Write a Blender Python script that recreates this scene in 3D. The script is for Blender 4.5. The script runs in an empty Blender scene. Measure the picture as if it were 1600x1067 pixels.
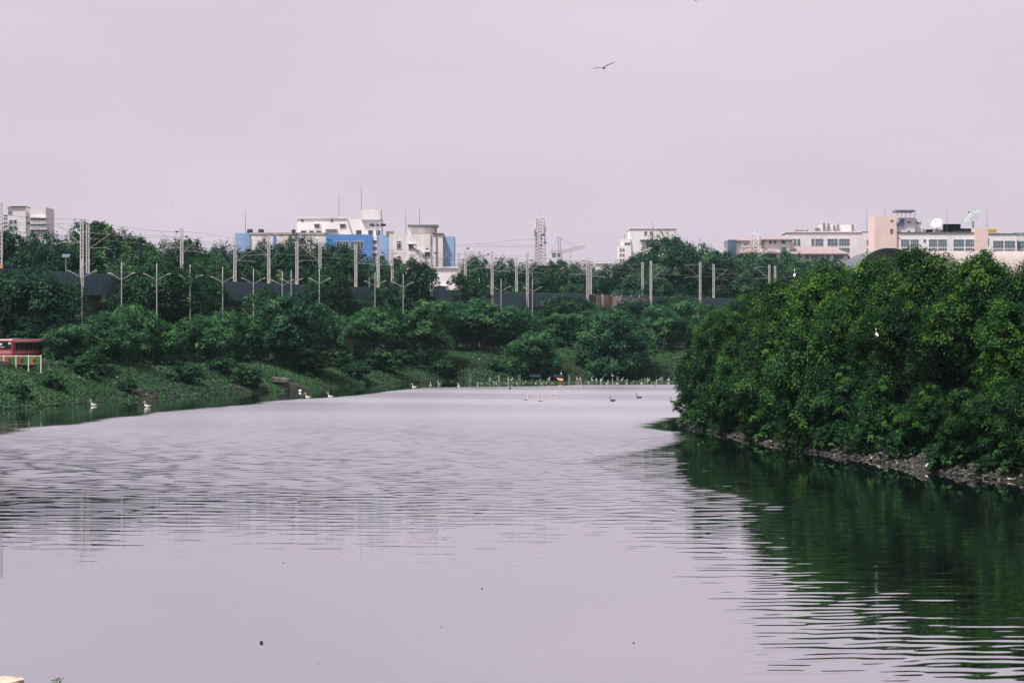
import bpy, math, random
import numpy as np
from mathutils import Vector

# ------------------------------------------------------------------ camera, sky, sun, exposure
SC = bpy.context.scene
COL = SC.collection
F, YH, CAMH = 3500.0, 520.0, 9.0          # focal length in photo pixels, horizon row, height above the water

cd = bpy.data.cameras.new('camera'); cam = bpy.data.objects.new('camera', cd); COL.objects.link(cam)
cd.sensor_width = 36.0; cd.lens = 36.0 * F / 1600.0; cd.shift_y = -13.5 / 1600.0
cd.clip_start = 0.5; cd.clip_end = 12000
cam.location = (0, 0, CAMH); cam.rotation_euler = (math.radians(90), 0, 0)
SC.camera = cam

SUN_EL, SUN_AZ = math.radians(63), math.radians(233)   # azimuth clockwise from +Y: behind and left of the camera
w = bpy.data.worlds.new('World'); SC.world = w; w.use_nodes = True
nt = w.node_tree; nt.nodes.clear()
sky = nt.nodes.new('ShaderNodeTexSky'); sky.sky_type = 'NISHITA'; sky.sun_disc = False
sky.sun_elevation = SUN_EL; sky.sun_rotation = SUN_AZ; sky.air_density = 1.5; sky.dust_density = 4.0
tc = nt.nodes.new('ShaderNodeTexCoord'); mp = nt.nodes.new('ShaderNodeMapping'); mp.inputs['Scale'].default_value = (2.0, 2.0, 7.0)
ns = nt.nodes.new('ShaderNodeTexNoise'); ns.inputs['Scale'].default_value = 2.2; ns.inputs['Detail'].default_value = 5
cr = nt.nodes.new('ShaderNodeValToRGB')
cr.color_ramp.elements[0].position = 0.35; cr.color_ramp.elements[0].color = (6.65, 5.82, 6.80, 1)
cr.color_ramp.elements[1].position = 0.75; cr.color_ramp.elements[1].color = (7.35, 6.48, 7.25, 1)
mx = nt.nodes.new('ShaderNodeMix'); mx.data_type = 'RGBA'; mx.inputs[0].default_value = 0.94
bg = nt.nodes.new('ShaderNodeBackground'); bg.inputs['Strength'].default_value = 0.086
wo = nt.nodes.new('ShaderNodeOutputWorld')
nt.links.new(tc.outputs['Generated'], mp.inputs['Vector']); nt.links.new(mp.outputs[0], ns.inputs['Vector'])
nt.links.new(ns.outputs['Fac'], cr.inputs['Fac']); nt.links.new(sky.outputs[0], mx.inputs[6])
nt.links.new(cr.outputs[0], mx.inputs[7]); nt.links.new(mx.outputs[2], bg.inputs['Color']); nt.links.new(bg.outputs[0], wo.inputs[0])

sd = bpy.data.lights.new('sun', 'SUN'); sun = bpy.data.objects.new('sun', sd); COL.objects.link(sun)
sd.energy = 5.0; sd.angle = math.radians(6); sd.color = (1.0, 0.97, 0.945)
to_sun = Vector((math.sin(SUN_AZ) * math.cos(SUN_EL), math.cos(SUN_AZ) * math.cos(SUN_EL), math.sin(SUN_EL)))
sun.rotation_euler = to_sun.to_track_quat('Z', 'Y').to_euler()

vs = SC.view_settings; vs.view_transform = 'Standard'; vs.look = 'None'; vs.exposure = 0.30; vs.gamma = 1.0; vs.use_curve_mapping = False
cy = SC.cycles
cy.max_bounces = 5; cy.diffuse_bounces = 2; cy.glossy_bounces = 3; cy.transmission_bounces = 2; cy.volume_bounces = 0
cy.transparent_max_bounces = 4; cy.use_denoising = True; cy.caustics_reflective = False; cy.caustics_refractive = False
SC.render.film_transparent = False

rng = np.random.default_rng(7); random.seed(7)

# ------------------------------------------------------------------ materials
MATS = {}
def mat(name, col, rough=0.8, var=0.15, scale=1.5, metal=0.0, dark=None, streak=False, spec=0.3, bump=0.0):
    """Principled with noise wear: colour varies by +-var, `dark` = stain colour mixed in patches."""
    if name in MATS: return MATS[name]
    m = bpy.data.materials.new(name); m.use_nodes = True; n = m.node_tree; L = n.links
    b = n.nodes['Principled BSDF']; b.inputs['Roughness'].default_value = rough; b.inputs['Metallic'].default_value = metal
    b.inputs['Specular IOR Level'].default_value = spec
    t = n.nodes.new('ShaderNodeTexCoord'); mpp = n.nodes.new('ShaderNodeMapping')
    mpp.inputs['Scale'].default_value = (scale, scale, scale * (0.18 if streak else 1))
    nz = n.nodes.new('ShaderNodeTexNoise'); nz.inputs['Scale'].default_value = 1.0; nz.inputs['Detail'].default_value = 6; nz.inputs['Roughness'].default_value = 0.65
    r = n.nodes.new('ShaderNodeValToRGB')
    d = dark if dark else tuple(c * (1 - 2 * var) for c in col)
    r.color_ramp.elements[0].position = 0.32; r.color_ramp.elements[0].color = (*d, 1)
    r.color_ramp.elements[1].position = 0.56; r.color_ramp.elements[1].color = (*col, 1)
    e = r.color_ramp.elements.new(0.85); e.color = (*[min(1, c * (1 + var)) for c in col], 1)
    L.new(t.outputs['Object'], mpp.inputs[0]); L.new(mpp.outputs[0], nz.inputs['Vector']); L.new(nz.outputs['Fac'], r.inputs[0]); L.new(r.outputs[0], b.inputs['Base Color'])
    if bump:
        bp = n.nodes.new('ShaderNodeBump'); bp.inputs['Strength'].default_value = bump; bp.inputs['Distance'].default_value = 0.1
        L.new(nz.outputs['Fac'], bp.inputs['Height']); L.new(bp.outputs[0], b.inputs['Normal'])
    MATS[name] = m; return m

def leaf_mat(name, dark, mid, light, transl=0.25):
    m = bpy.data.materials.new(name); m.use_nodes = True; n = m.node_tree; L = n.links; n.nodes.clear()
    at = n.nodes.new('ShaderNodeAttribute'); at.attribute_name = 'tone'
    r = n.nodes.new('ShaderNodeValToRGB')
    r.color_ramp.elements[0].position = 0.0; r.color_ramp.elements[0].color = (*dark, 1)
    r.color_ramp.elements[1].position = 0.5; r.color_ramp.elements[1].color = (*mid, 1)
    e = r.color_ramp.elements.new(1.0); e.color = (*light, 1)
    oi = n.nodes.new('ShaderNodeObjectInfo')
    mu = n.nodes.new('ShaderNodeMix'); mu.data_type = 'RGBA'; mu.blend_type = 'MULTIPLY'; mu.inputs[0].default_value = 1
    L.new(at.outputs['Fac'], r.inputs[0]); L.new(r.outputs[0], mu.inputs[6]); L.new(oi.outputs['Color'], mu.inputs[7])
    df = n.nodes.new('ShaderNodeBsdfDiffuse'); tr = n.nodes.new('ShaderNodeBsdfTranslucent'); gl = n.nodes.new('ShaderNodeBsdfGlossy')
    gl.inputs['Roughness'].default_value = 0.45
    ms = n.nodes.new('ShaderNodeMixShader'); ms.inputs[0].default_value = transl
    mg = n.nodes.new('ShaderNodeMixShader'); mg.inputs[0].default_value = 0.008
    o = n.nodes.new('ShaderNodeOutputMaterial')
    L.new(mu.outputs[2], df.inputs[0]); L.new(mu.outputs[2], tr.inputs[0]); L.new(df.outputs[0], ms.inputs[1]); L.new(tr.outputs[0], ms.inputs[2])
    L.new(ms.outputs[0], mg.inputs[1]); L.new(gl.outputs[0], mg.inputs[2]); L.new(mg.outputs[0], o.inputs[0])
    return m

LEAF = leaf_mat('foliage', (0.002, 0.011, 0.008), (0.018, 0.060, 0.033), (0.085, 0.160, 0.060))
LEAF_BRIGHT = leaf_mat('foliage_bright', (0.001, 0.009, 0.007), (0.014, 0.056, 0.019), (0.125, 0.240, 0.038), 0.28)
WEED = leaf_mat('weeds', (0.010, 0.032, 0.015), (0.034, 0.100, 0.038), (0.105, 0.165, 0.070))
BARK = mat('bark', (0.05, 0.042, 0.034), 0.95, 0.3, 3)
WHITE = mat('white_wall', (0.87, 0.835, 0.825), 0.85, 0.04, 0.25, dark=(0.74, 0.69, 0.66), streak=True)
WHITE_OLD = mat('stained_white_wall', (0.85, 0.805, 0.785), 0.9, 0.05, 0.4, dark=(0.56, 0.50, 0.47), streak=True)
HAZED = mat('hazed_wall', (0.77, 0.725, 0.73), 0.9, 0.04, 0.2, dark=(0.67, 0.62, 0.62))  # far walls: the veil of distant haze is put into the colour
CREAM = mat('cream_wall', (0.82, 0.76, 0.71), 0.9, 0.05, 0.3)
PINK = mat('pink_wall', (0.80, 0.61, 0.55), 0.9, 0.04, 0.3, dark=(0.72, 0.55, 0.50))
BEIGE = mat('beige_roof', (0.40, 0.34, 0.315), 0.85, 0.06, 0.3, streak=True)
BLUE = mat('blue_paint', (0.10, 0.26, 0.58), 0.7, 0.08, 0.5)
PALE_BLUE = mat('pale_blue_paint', (0.30, 0.44, 0.66), 0.8, 0.08, 0.5, streak=True)
BROWN_ROOF = mat('brown_tile', (0.33, 0.245, 0.25), 0.9, 0.12, 0.8)
GLASS = mat('window_glass', (0.07, 0.10, 0.125), 0.25, 0.3, 0.8, spec=0.5)
GLASS_BLUE = mat('blue_glass', (0.10, 0.155, 0.20), 0.3, 0.25, 0.5, spec=0.5)
TRIM = mat('window_trim', (0.62, 0.58, 0.57), 0.8, 0.08)
GREYSLAB = mat('grey_slab', (0.16, 0.18, 0.20), 0.8, 0.15, 0.6)
DARKSTEEL = mat('dark_steel', (0.055, 0.065, 0.075), 0.6, 0.2, 2, metal=0.3)
PANEL = mat('parapet_sheet', (0.085, 0.135, 0.165), 0.75, 0.2, 0.7, streak=True, dark=(0.045, 0.072, 0.090))
CONC = mat('concrete', (0.22, 0.215, 0.205), 0.9, 0.15, 0.6, dark=(0.12, 0.12, 0.115), streak=True)
CONC_DARK = mat('wet_concrete', (0.085, 0.085, 0.078), 0.9, 0.25, 0.9, streak=True)
GALV = mat('galvanised', (0.43, 0.42, 0.425), 0.6, 0.10, 2)
GALV_OLD = mat('mast_paint', (0.62, 0.58, 0.575), 0.8, 0.12, 2, dark=(0.40, 0.36, 0.35))
ARM = mat('arm_steel', (0.36,0.35,0.36), 0.6, 0.15, 2)
WIRE = mat('wire', (0.13, 0.12, 0.13), 0.6, 0.1)
YELLOW = mat('yellow_plate', (0.65, 0.38, 0.04), 0.6, 0.08)
WHITE_PAINT = mat('white_paint', (0.78, 0.76, 0.74), 0.6, 0.08, 2)
RED = mat('bus_red', (0.33, 0.055, 0.05), 0.4, 0.08, 0.7, spec=0.5)
BUSGLASS = mat('bus_glass', (0.012, 0.016, 0.02), 0.15, 0.2, spec=0.5)
PLUMAGE = mat('white_plumage', (0.82, 0.77, 0.74), 0.9, 0.05, 6)
PLUMAGE_GREY = mat('grey_plumage', (0.20, 0.19, 0.19), 0.9, 0.1, 6)
PLUMAGE_DARK = mat('dark_plumage', (0.035, 0.03, 0.032), 0.8, 0.15, 6)
BILL = mat('bill', (0.52, 0.33, 0.22), 0.6, 0.1)
STONE = mat('rubble_stone', (0.055, 0.049, 0.043), 0.95, 0.3, 3)
ORANGE = mat('orange_tarp', (0.50, 0.24, 0.10), 0.7, 0.12, 2)
BLUE_TARP = mat('dark_blue_tarp', (0.012, 0.035, 0.05), 1.0, 0.15, 2, spec=0.0)
GREEN_P = mat('banner_green', (0.06, 0.19, 0.045), 0.7, 0.2, 3)  # green, orange and yellow banner colours are darkened to stand for shade
ORANGE_P = mat('banner_orange', (0.30, 0.10, 0.04), 0.7, 0.25, 3)
YELLOW_P = mat('banner_yellow', (0.33, 0.20, 0.05), 0.7, 0.25, 3)
TEAL_P = mat('poster_teal', (0.03, 0.26, 0.24), 0.7, 0.2, 3)
TAN_P = mat('poster_tan', (0.30, 0.22, 0.15), 0.8, 0.2, 2)
PALE_P = mat('poster_pale', (0.62, 0.50, 0.46), 0.8, 0.12, 2)
CRANE_RED = mat('crane_paint', (0.42, 0.32, 0.31), 0.7, 0.15, 1)
TANK = mat('black_tank', (0.025, 0.032, 0.036), 0.5, 0.2, 2)

# ------------------------------------------------------------------ helpers
def P(px, py, D):
    """World point seen at photo pixel (px, py) at distance D along +Y."""
    return Vector(((px - 800.0) / F * D, D, CAMH + (YH - py) / F * D))
def water_D(py): return CAMH * F / (py - YH)

class MB:
    def __init__(s): s.v = []; s.f = []
    def add(s, vs_, fs_):
        o = len(s.v); s.v += [tuple(q) for q in vs_]; s.f += [tuple(i + o for i in q) for q in fs_]; return s
    def box(s, x0, x1, y0, y1, z0, z1):
        return s.add([(x0,y0,z0),(x1,y0,z0),(x1,y1,z0),(x0,y1,z0),(x0,y0,z1),(x1,y0,z1),(x1,y1,z1),(x0,y1,z1)],
                     [(0,3,2,1),(4,5,6,7),(0,1,5,4),(1,2,6,5),(2,3,7,6),(3,0,4,7)])
    def tube(s, pts, rad, n=6, cap=True):
        pts = [Vector(p) for p in pts]; k = len(pts)
        rad = list(rad) if hasattr(rad, '__len__') else [rad] * k
        o = len(s.v); up = None
        for i, p in enumerate(pts):
            d = (pts[min(i+1, k-1)] - pts[max(i-1, 0)]).normalized()
            if up is None: up = Vector((0,0,1)) if abs(d.z) < 0.9 else Vector((1,0,0))
            a = d.cross(up)
            if a.length < 1e-4: a = d.cross(Vector((1,0,0)))
            a.normalize(); b = d.cross(a).normalized(); up = -b if False else up
            r = rad[i]; rx, ry = (r if hasattr(r, '__len__') else (r, r))
            for j in range(n):
                t = 2 * math.pi * j / n
                s.v.append(tuple(p + a * (rx * math.cos(t)) + b * (ry * math.sin(t))))
        for i in range(k - 1):
            for j in range(n):
                q = o + i*n; s.f.append((q+j, q+(j+1)%n, q+n+(j+1)%n, q+n+j))
        if cap:
            s.f.append(tuple(o + j for j in reversed(range(n)))); s.f.append(tuple(o + (k-1)*n + j for j in range(n)))
        return s
    def bar(s, a, b, t): return s.tube([a, b], t, 4)
    def mesh(s, name, m, smooth=False):
        me = bpy.data.meshes.new(name); me.from_pydata(s.v, [], s.f); me.materials.append(m)
        if smooth: me.polygons.foreach_set('use_smooth', [True] * len(me.polygons))
        me.update(); return me
    def build(s, name, m, parent=None, loc=None, smooth=False):
        return link(name, s.mesh(name, m, smooth), parent, loc)

def link(name, me, parent=None, loc=None, rot=None, scale=None):
    o = bpy.data.objects.new(name, me); COL.objects.link(o)
    if parent: o.parent = parent
    if loc is not None: o.location = loc
    if rot is not None: o.rotation_euler = rot
    if scale is not None: o.scale = scale
    return o
def tag(o, label=None, cat=None, group=None, kind=None):
    if label: o['label'] = label
    if cat: o['category'] = cat
    if group: o['group'] = group
    if kind: o['kind'] = kind
    return o
def thing(name, label, cat, loc=(0,0,0), rz=0.0, group=None):
    o = bpy.data.objects.new(name, None); COL.objects.link(o); o.empty_display_size = 0.2
    o.location = loc; o.rotation_euler = (0, 0, rz); return tag(o, label, cat, group)
def np_mesh(name, V, Fq, m, smooth=False):
    """Fast quad mesh from arrays."""
    me = bpy.data.meshes.new(name); nf = len(Fq)
    me.vertices.add(len(V)); me.vertices.foreach_set('co', np.ascontiguousarray(V, dtype=np.float32).ravel())
    me.loops.add(nf * 4); me.loops.foreach_set('vertex_index', np.ascontiguousarray(Fq, dtype=np.int32).ravel())
    me.polygons.add(nf); me.polygons.foreach_set('loop_start', np.arange(0, nf * 4, 4, dtype=np.int32))
    if smooth: me.polygons.foreach_set('use_smooth', np.ones(nf, dtype=bool))
    me.update(calc_edges=True); me.materials.append(m); return me
ORD = ['first','second','third','fourth','fifth','sixth','seventh','eighth','ninth','tenth','eleventh','twelfth','thirteenth','fourteenth',
       'fifteenth','sixteenth','seventeenth','eighteenth','nineteenth','twentieth','twenty-first','twenty-second','twenty-third','twenty-fourth',
       'twenty-fifth','twenty-sixth','twenty-seventh','twenty-eighth','twenty-ninth','thirtieth','thirty-first','thirty-second','thirty-third','thirty-fourth']

# ------------------------------------------------------------------ river and terrain
RIVER = np.array([(-48,-60),(-50,60),(-62,150),(-66,210),(-60,262),(-50,305),(-43,325),(-36,343),(-29,370),(-22.5,394),(-18.5,404),(-12,414),(5,420),(30,425),
                  (60,440),(140,470),(300,520),(320,440),(150,385),(70,320),(30,262),(19,236),(16.2,216),(18.6,197),(20,185),(22.3,170),(25,159),
                  (26.8,145),(31,134),(38,110),(44,70),(48,0),(48,-60)], dtype=float)
def river_d(X, Y):
    """Signed distance to the shoreline: positive on land, negative on water."""
    X = np.asarray(X, float); Y = np.asarray(Y, float); best = np.full(X.shape, 1e9); inside = np.zeros(X.shape, bool)
    n = len(RIVER)
    for i in range(n):
        ax, ay = RIVER[i]; bx, by = RIVER[(i+1) % n]; dx, dy = bx-ax, by-ay
        t = np.clip(((X-ax)*dx + (Y-ay)*dy) / (dx*dx+dy*dy), 0, 1)
        best = np.minimum(best, np.hypot(X-ax-t*dx, Y-ay-t*dy))
        c = ((ay > Y) != (by > Y)); xi = ax + (Y-ay) * dx / (dy if dy else 1e-9)
        inside ^= (c & (X < xi))
    return np.where(inside, -best, best)
def sstep(a, b, x): t = np.clip((x-a)/(b-a), 0, 1); return t*t*(3-2*t)
def wob(X, Y, s, seed):
    r = np.random.default_rng(seed); o = 0
    for k in range(5):
        a = r.uniform(0, 6.28); f = s * r.uniform(0.6, 1.8); o = o + np.sin((X*math.cos(a)+Y*math.sin(a))*f + r.uniform(0, 6.28))
    return o / 5
def ground_z(X, Y):
    X = np.asarray(X, float); Y = np.asarray(Y, float); d = river_d(X, Y)
    de = d + 1.3*wob(X, Y, 0.45, 3) * sstep(0, 3, np.abs(d))
    left = 0.9*sstep(-0.2, 2.5, de) + 2.9*sstep(1, 12, de) + 1.2*sstep(15, 34, de) + 1.1*sstep(7, 16, de)*sstep(330, 298, Y) + 1.4*sstep(9, 22, de)*sstep(365, 400, Y)*(1 - sstep(18, 34, de)*0.7) + 0.22*wob(X, Y, 1.1, 4)*sstep(0, 2, d)
    right = 0.7*sstep(-0.2, 2.0, de) + 2.2*sstep(1, 11, de) + 0.15*wob(X, Y, 1.6, 5)*sstep(0, 2, d)
    isr = (X > 0) & (Y < 325 + (X-16)*0.527)
    z = np.where(isr, right, left)
    return np.where(d < 0, np.maximum(-2.0, d*0.35) - 0.05, z)
def DL(px, dmin, lo=255.0):
    """Nearest distance at which the view column px stands dmin metres inland."""
    Ds = np.arange(lo, 520, 0.5); d_ = river_d((px-800)/F*Ds, Ds); k_ = np.nonzero(d_ > dmin)[0]
    return float(Ds[k_[0]])
def gz(x, y): return float(ground_z(np.array([x]), np.array([y]))[0])

def lines(lo, hi, step, far):
    a = list(np.arange(lo, hi + 0.01, step)); g = step; x = hi
    while x < far: g *= 1.5; x += g; a.append(x)
    g = step; x = lo
    while x > -far: g *= 1.5; x -= g; a.insert(0, x)
    return np.array(a)
gx = lines(-95, 85, 1.2, 5000); gy = lines(50, 470, 1.2, 5000)
XX, YY = np.meshgrid(gx, gy); ZZ = ground_z(XX, YY)
nx, ny = len(gx), len(gy)
idx = np.arange(nx*ny).reshape(ny, nx)
Fq = np.stack([idx[:-1,:-1], idx[:-1,1:], idx[1:,1:], idx[1:,:-1]], -1).reshape(-1, 4)
gm = bpy.data.materials.new('bank_soil'); gm.use_nodes = True; n = gm.node_tree; b = n.nodes['Principled BSDF']; b.inputs['Roughness'].default_value = 1; b.inputs['Specular IOR Level'].default_value = 0.1
t = n.nodes.new('ShaderNodeTexCoord'); n1 = n.nodes.new('ShaderNodeTexNoise'); n1.inputs['Scale'].default_value = 0.35; n1.inputs['Detail'].default_value = 8; n1.inputs['Roughness'].default_value = 0.7
n2 = n.nodes.new('ShaderNodeTexNoise'); n2.inputs['Scale'].default_value = 3.5; n2.inputs['Detail'].default_value = 6
r1 = n.nodes.new('ShaderNodeValToRGB'); r1.color_ramp.elements[0].position = 0.42; r1.color_ramp.elements[0].color = (0.018, 0.034, 0.015, 1); r1.color_ramp.elements[1].position = 0.62; r1.color_ramp.elements[1].color = (0.036, 0.032, 0.027, 1)
r2 = n.nodes.new('ShaderNodeValToRGB'); r2.color_ramp.elements[0].color = (0.45, 0.45, 0.45, 1); r2.color_ramp.elements[1].color = (1.3, 1.3, 1.3, 1)
mm = n.nodes.new('ShaderNodeMix'); mm.data_type = 'RGBA'; mm.blend_type = 'MULTIPLY'; mm.inputs[0].default_value = 1
bp = n.nodes.new('ShaderNodeBump'); bp.inputs['Strength'].default_value = 0.7; bp.inputs['Distance'].default_value = 0.3
n.links.new(t.outputs['Object'], n1.inputs['Vector']); n.links.new(t.outputs['Object'], n2.inputs['Vector']); n.links.new(n1.outputs['Fac'], r1.inputs[0]); n.links.new(n2.outputs['Fac'], r2.inputs[0])
n.links.new(r1.outputs[0], mm.inputs[6]); n.links.new(r2.outputs[0], mm.inputs[7]); n.links.new(mm.outputs[2], b.inputs['Base Color']); n.links.new(n2.outputs['Fac'], bp.inputs['Height']); n.links.new(bp.outputs[0], b.inputs['Normal'])
tag(link('ground', np_mesh('ground', np.stack([XX, YY, ZZ], -1).reshape(-1, 3), Fq, gm, True)), kind='structure')

# water: rippled sheet, long-crested wind ripples where the breeze touches, calm along the banks
def water_rows():
    y = 34.0; out = [-60.0, 0.0, 20.0]
    while y < 446: out.append(y); y += 0.125 + 0.00055 * (y - 34)
    return np.array(out + [470.0, 530.0])
wy = water_rows(); NC = 250
u = np.linspace(-0.285, 0.285, NC)
WX = np.zeros((len(wy), NC + 4)); WY = np.repeat(wy[:, None], NC + 4, 1)
core = np.clip(wy, 34, 446)
WX[:, 2:-2] = core[:, None] * u[None, :]
WX[:, 0], WX[:, 1], WX[:, -2], WX[:, -1] = -340, -150, 150, 340
WX[:, 1] = np.minimum(WX[:, 2] - 5, -150); WX[:, -2] = np.maximum(WX[:, -3] + 5, 150)
dd = -river_d(WX, WY)
pn = wob(WX*0.35, WY, 0.16, 11); pn2 = wob(WX*0.30, WY, 0.5, 12); pn3 = wob(WX*0.25, WY, 0.055, 13)
fl = np.maximum(sstep(-8, -26, WX), sstep(360, 385, WY))
cw = fl*(19.0 + 15.0*sstep(335, 375, WY)) + (1-fl)*(19.0 - 18.0*sstep(150, 196, WY))
calm_bank = sstep(cw, cw + 3.0, dd + 2.2*pn + 1.2*pn2)
side = WX / np.maximum(WY, 1) / 0.2286                     # -1 left frame edge .. 1 right
near = sstep(74, 104, WY + 16*np.clip(side, -0.5, 1) + 42*sstep(0.30, 0.62, side) + 5*pn2)
gust = 0.55 + 0.45*sstep(-0.35, 0.35, pn + 0.5*pn3)
fine = calm_bank * sstep(98, 150, WY + 12*side + 6*pn2) * (1 - 0.48*sstep(0.22, 0.5, side)*sstep(190, 150, WY))    # breezy chop in mid river
amp = (0.026 * near * sstep(2, 14, dd) * gust * (1 - 0.52*sstep(0.3, 0.7, side)))
amp[:, [0, 1, -2, -1]] = 0; fine[:, [0, 1, -2, -1]] = 0; amp[:3] = 0; amp[-2:] = 0; fine[:3] = 0; fine[-2:] = 0
step = np.gradient(wy)[:, None]
r = np.random.default_rng(5); H = np.zeros_like(WX)
lam = np.concatenate([r.uniform(0.55, 1.1, 14), r.uniform(1.1, 2.4, 6)])
for l in lam:                                               # swell-like ripples
    a = r.normal(0, 0.24); k = 2*math.pi/l; ok = sstep(3.0, 5.0, l/step)
    H += ok * (1/k) * np.cos(k*(WX*math.sin(a) + WY*math.cos(a)) + r.uniform(0, 6.28)) * amp * (0.45 if l < 1.1 else 0.28)
for l in r.uniform(0.8, 2.4, 28):                           # shorter-crested breeze chop
    a = r.normal(0, 0.75); k = 2*math.pi/l; ok = sstep(2.4, 4.0, l/step)
    H += ok * (1/k) * np.cos(k*(WX*math.sin(a) + WY*math.cos(a)) + r.uniform(0, 6.28)) * fine * (0.5+0.5*gust) * (0.017 - 0.008*sstep(170, 280, WY))
nyw, nxw = WX.shape; idx = np.arange(nyw*nxw).reshape(nyw, nxw)
Fq = np.stack([idx[:-1,:-1], idx[:-1,1:], idx[1:,1:], idx[1:,:-1]], -1).reshape(-1, 4)
wm = bpy.data.materials.new('river_water'); wm.use_nodes = True; n = wm.node_tree; n.nodes.clear(); L = n.links
o = n.nodes.new('ShaderNodeOutputMaterial'); df = n.nodes.new('ShaderNodeBsdfDiffuse'); df.inputs[0].default_value = (0.006, 0.012, 0.011, 1)
gl = n.nodes.new('ShaderNodeBsdfGlossy'); gl.inputs[0].default_value = (0.93, 0.93, 0.96, 1)
fr = n.nodes.new('ShaderNodeFresnel'); fr.inputs['IOR'].default_value = 1.36
ma = n.nodes.new('ShaderNodeMath'); ma.operation = 'MULTIPLY_ADD'; ma.inputs[1].default_value = 0.36; ma.inputs[2].default_value = 0.63; ma.use_clamp = True
at = n.nodes.new('ShaderNodeAttribute'); at.attribute_name = 'chop'
rr = n.nodes.new('ShaderNodeMapRange'); rr.inputs['To Min'].default_value = 0.015; rr.inputs['To Max'].default_value = 0.30
ms = n.nodes.new('ShaderNodeMixShader')
L.new(fr.outputs[0], ma.inputs[0]); L.new(ma.outputs[0], ms.inputs[0]); L.new(df.outputs[0], ms.inputs[1]); L.new(gl.outputs[0], ms.inputs[2]); L.new(ms.outputs[0], o.inputs[0])
L.new(at.outputs['Fac'], rr.inputs['Value']); L.new(rr.outputs[0], gl.inputs['Roughness'])
wme = np_mesh('water', np.stack([WX, WY, H], -1).reshape(-1, 3), Fq, wm, True)
ca = wme.attributes.new('chop', 'FLOAT', 'POINT'); ca.data.foreach_set('value', (fine*(0.45+0.55*sstep(140, 240, WY))*(0.6+0.4*gust)).astype(np.float32).ravel())
tag(link('water', wme), kind='structure')

# ------------------------------------------------------------------ foliage
def leaves_mesh(name, C, N, size, tone, m, r, aspect=0.5):
    """C centres (n,3), N normals (n,3): one folded diamond leaf spray each (4 verts, one bent quad)."""
    n_ = len(C); N = N / np.linalg.norm(N, axis=1, keepdims=True)
    T = r.normal(size=(n_, 3)); T -= (T*N).sum(1, keepdims=True)*N; T /= np.linalg.norm(T, axis=1, keepdims=True); B = np.cross(N, T)
    s = size[:, None]
    V = np.stack([C - T*s*0.5, C + B*s*aspect*0.5 - N*s*0.10, C + T*s*0.5 - N*s*0.12, C - B*s*aspect*0.5 - N*s*0.10], 1).reshape(-1, 3)
    me = np_mesh(name, V, np.arange(n_*4).reshape(-1, 4), m)
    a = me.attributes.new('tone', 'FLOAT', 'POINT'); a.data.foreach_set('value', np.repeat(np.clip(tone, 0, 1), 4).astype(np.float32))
    return me

def crown(seed, W, Ht, lo, nl, ncl, npl, leaf, m, flat=0.6, spread=1.0, name='crown'):
    """Crown W wide from height lo to Ht: lobes -> clumps on their outer skins -> leaf sprays."""
    big = 1.22 if nl <= 9 else 1.0
    ncl = int(ncl*0.58); npl = int(npl*1.75)
    r = np.random.default_rng(seed); lobes = []
    hc = (lo + Ht)/2; hh = (Ht - lo)/2
    for i in range(nl):
        a = 6.28*i/nl*2.4 + r.uniform(-.4, .4); q = r.uniform(-0.8, 0.8); rad = math.sqrt(max(0.05, 1-q*q)) * r.uniform(0.45, 0.68) * spread
        R = W*r.uniform(0.16, 0.30)*big
        lobes.append((rad*W/2*math.cos(a), rad*W/2*math.sin(a), hc + q*(hh - R*0.55), R, R*r.uniform(flat*0.8, flat*1.3)))
    lobes.append((0, 0, Ht - W*0.2*flat - 0.02*Ht, W*0.26, W*0.2*flat + .02*Ht)); lobes.append((0, 0, hc, W*0.3, hh*0.8))
    Lb = np.array(lobes); wts = Lb[:, 3]**2; pick = r.choice(len(Lb), ncl, p=wts/wts.sum())
    d = r.normal(size=(ncl, 3)); d[:, 2] += 0.5; d /= np.linalg.norm(d, axis=1, keepdims=True)
    sh = r.uniform(0.80, 1.10, ncl)[:, None]
    cc = Lb[pick, :3] + d*sh*np.stack([Lb[pick, 3], Lb[pick, 3], Lb[pick, 4]], 1)
    keep = (cc[:, 2] > lo*0.9) & (cc[:, 2] < Ht*1.02); cc = cc[keep]; d = d[keep]; k = len(cc)
    cr_ = W*r.uniform(0.052, 0.118, k)*(1 if W > 5 else 1.2); ct = r.normal(0.42, 0.21, k)
    ii = np.repeat(np.arange(k), npl); g = r.normal(size=(k*npl, 3)); g *= (np.abs(r.normal(0.75, 0.25, (k*npl, 1))) / np.linalg.norm(g, axis=1, keepdims=True))
    up_ = r.uniform(size=k*npl) < 0.8; g[:, 2] = np.where(up_, np.abs(g[:, 2]), g[:, 2])
    Cn = cc[ii] + g*cr_[ii][:, None]*np.array([1.15, 1.15, 0.60]); Cn[:, 2] -= 0.55*(g[:, 0]**2 + g[:, 1]**2)*cr_[ii]
    q9 = np.percentile(np.hypot(Cn[:, 0], Cn[:, 1]), 97); Cn[:, :2] *= W/2/q9
    z1_ = np.percentile(Cn[:, 2], 99.6); z0_ = np.percentile(Cn[:, 2], 0.6); Cn[:, 2] = lo + (Cn[:, 2] - z0_)*(Ht - lo)/(z1_ - z0_)
    N = 0.75*g + 0.30*d[ii] + np.array([0, 0, 0.50]) + r.normal(0, 0.34, g.shape)
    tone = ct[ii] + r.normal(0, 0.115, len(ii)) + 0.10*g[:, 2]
    return leaves_mesh(name, Cn, N, leaf*r.uniform(0.6, 1.3, len(ii)), tone, m, r)

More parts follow.
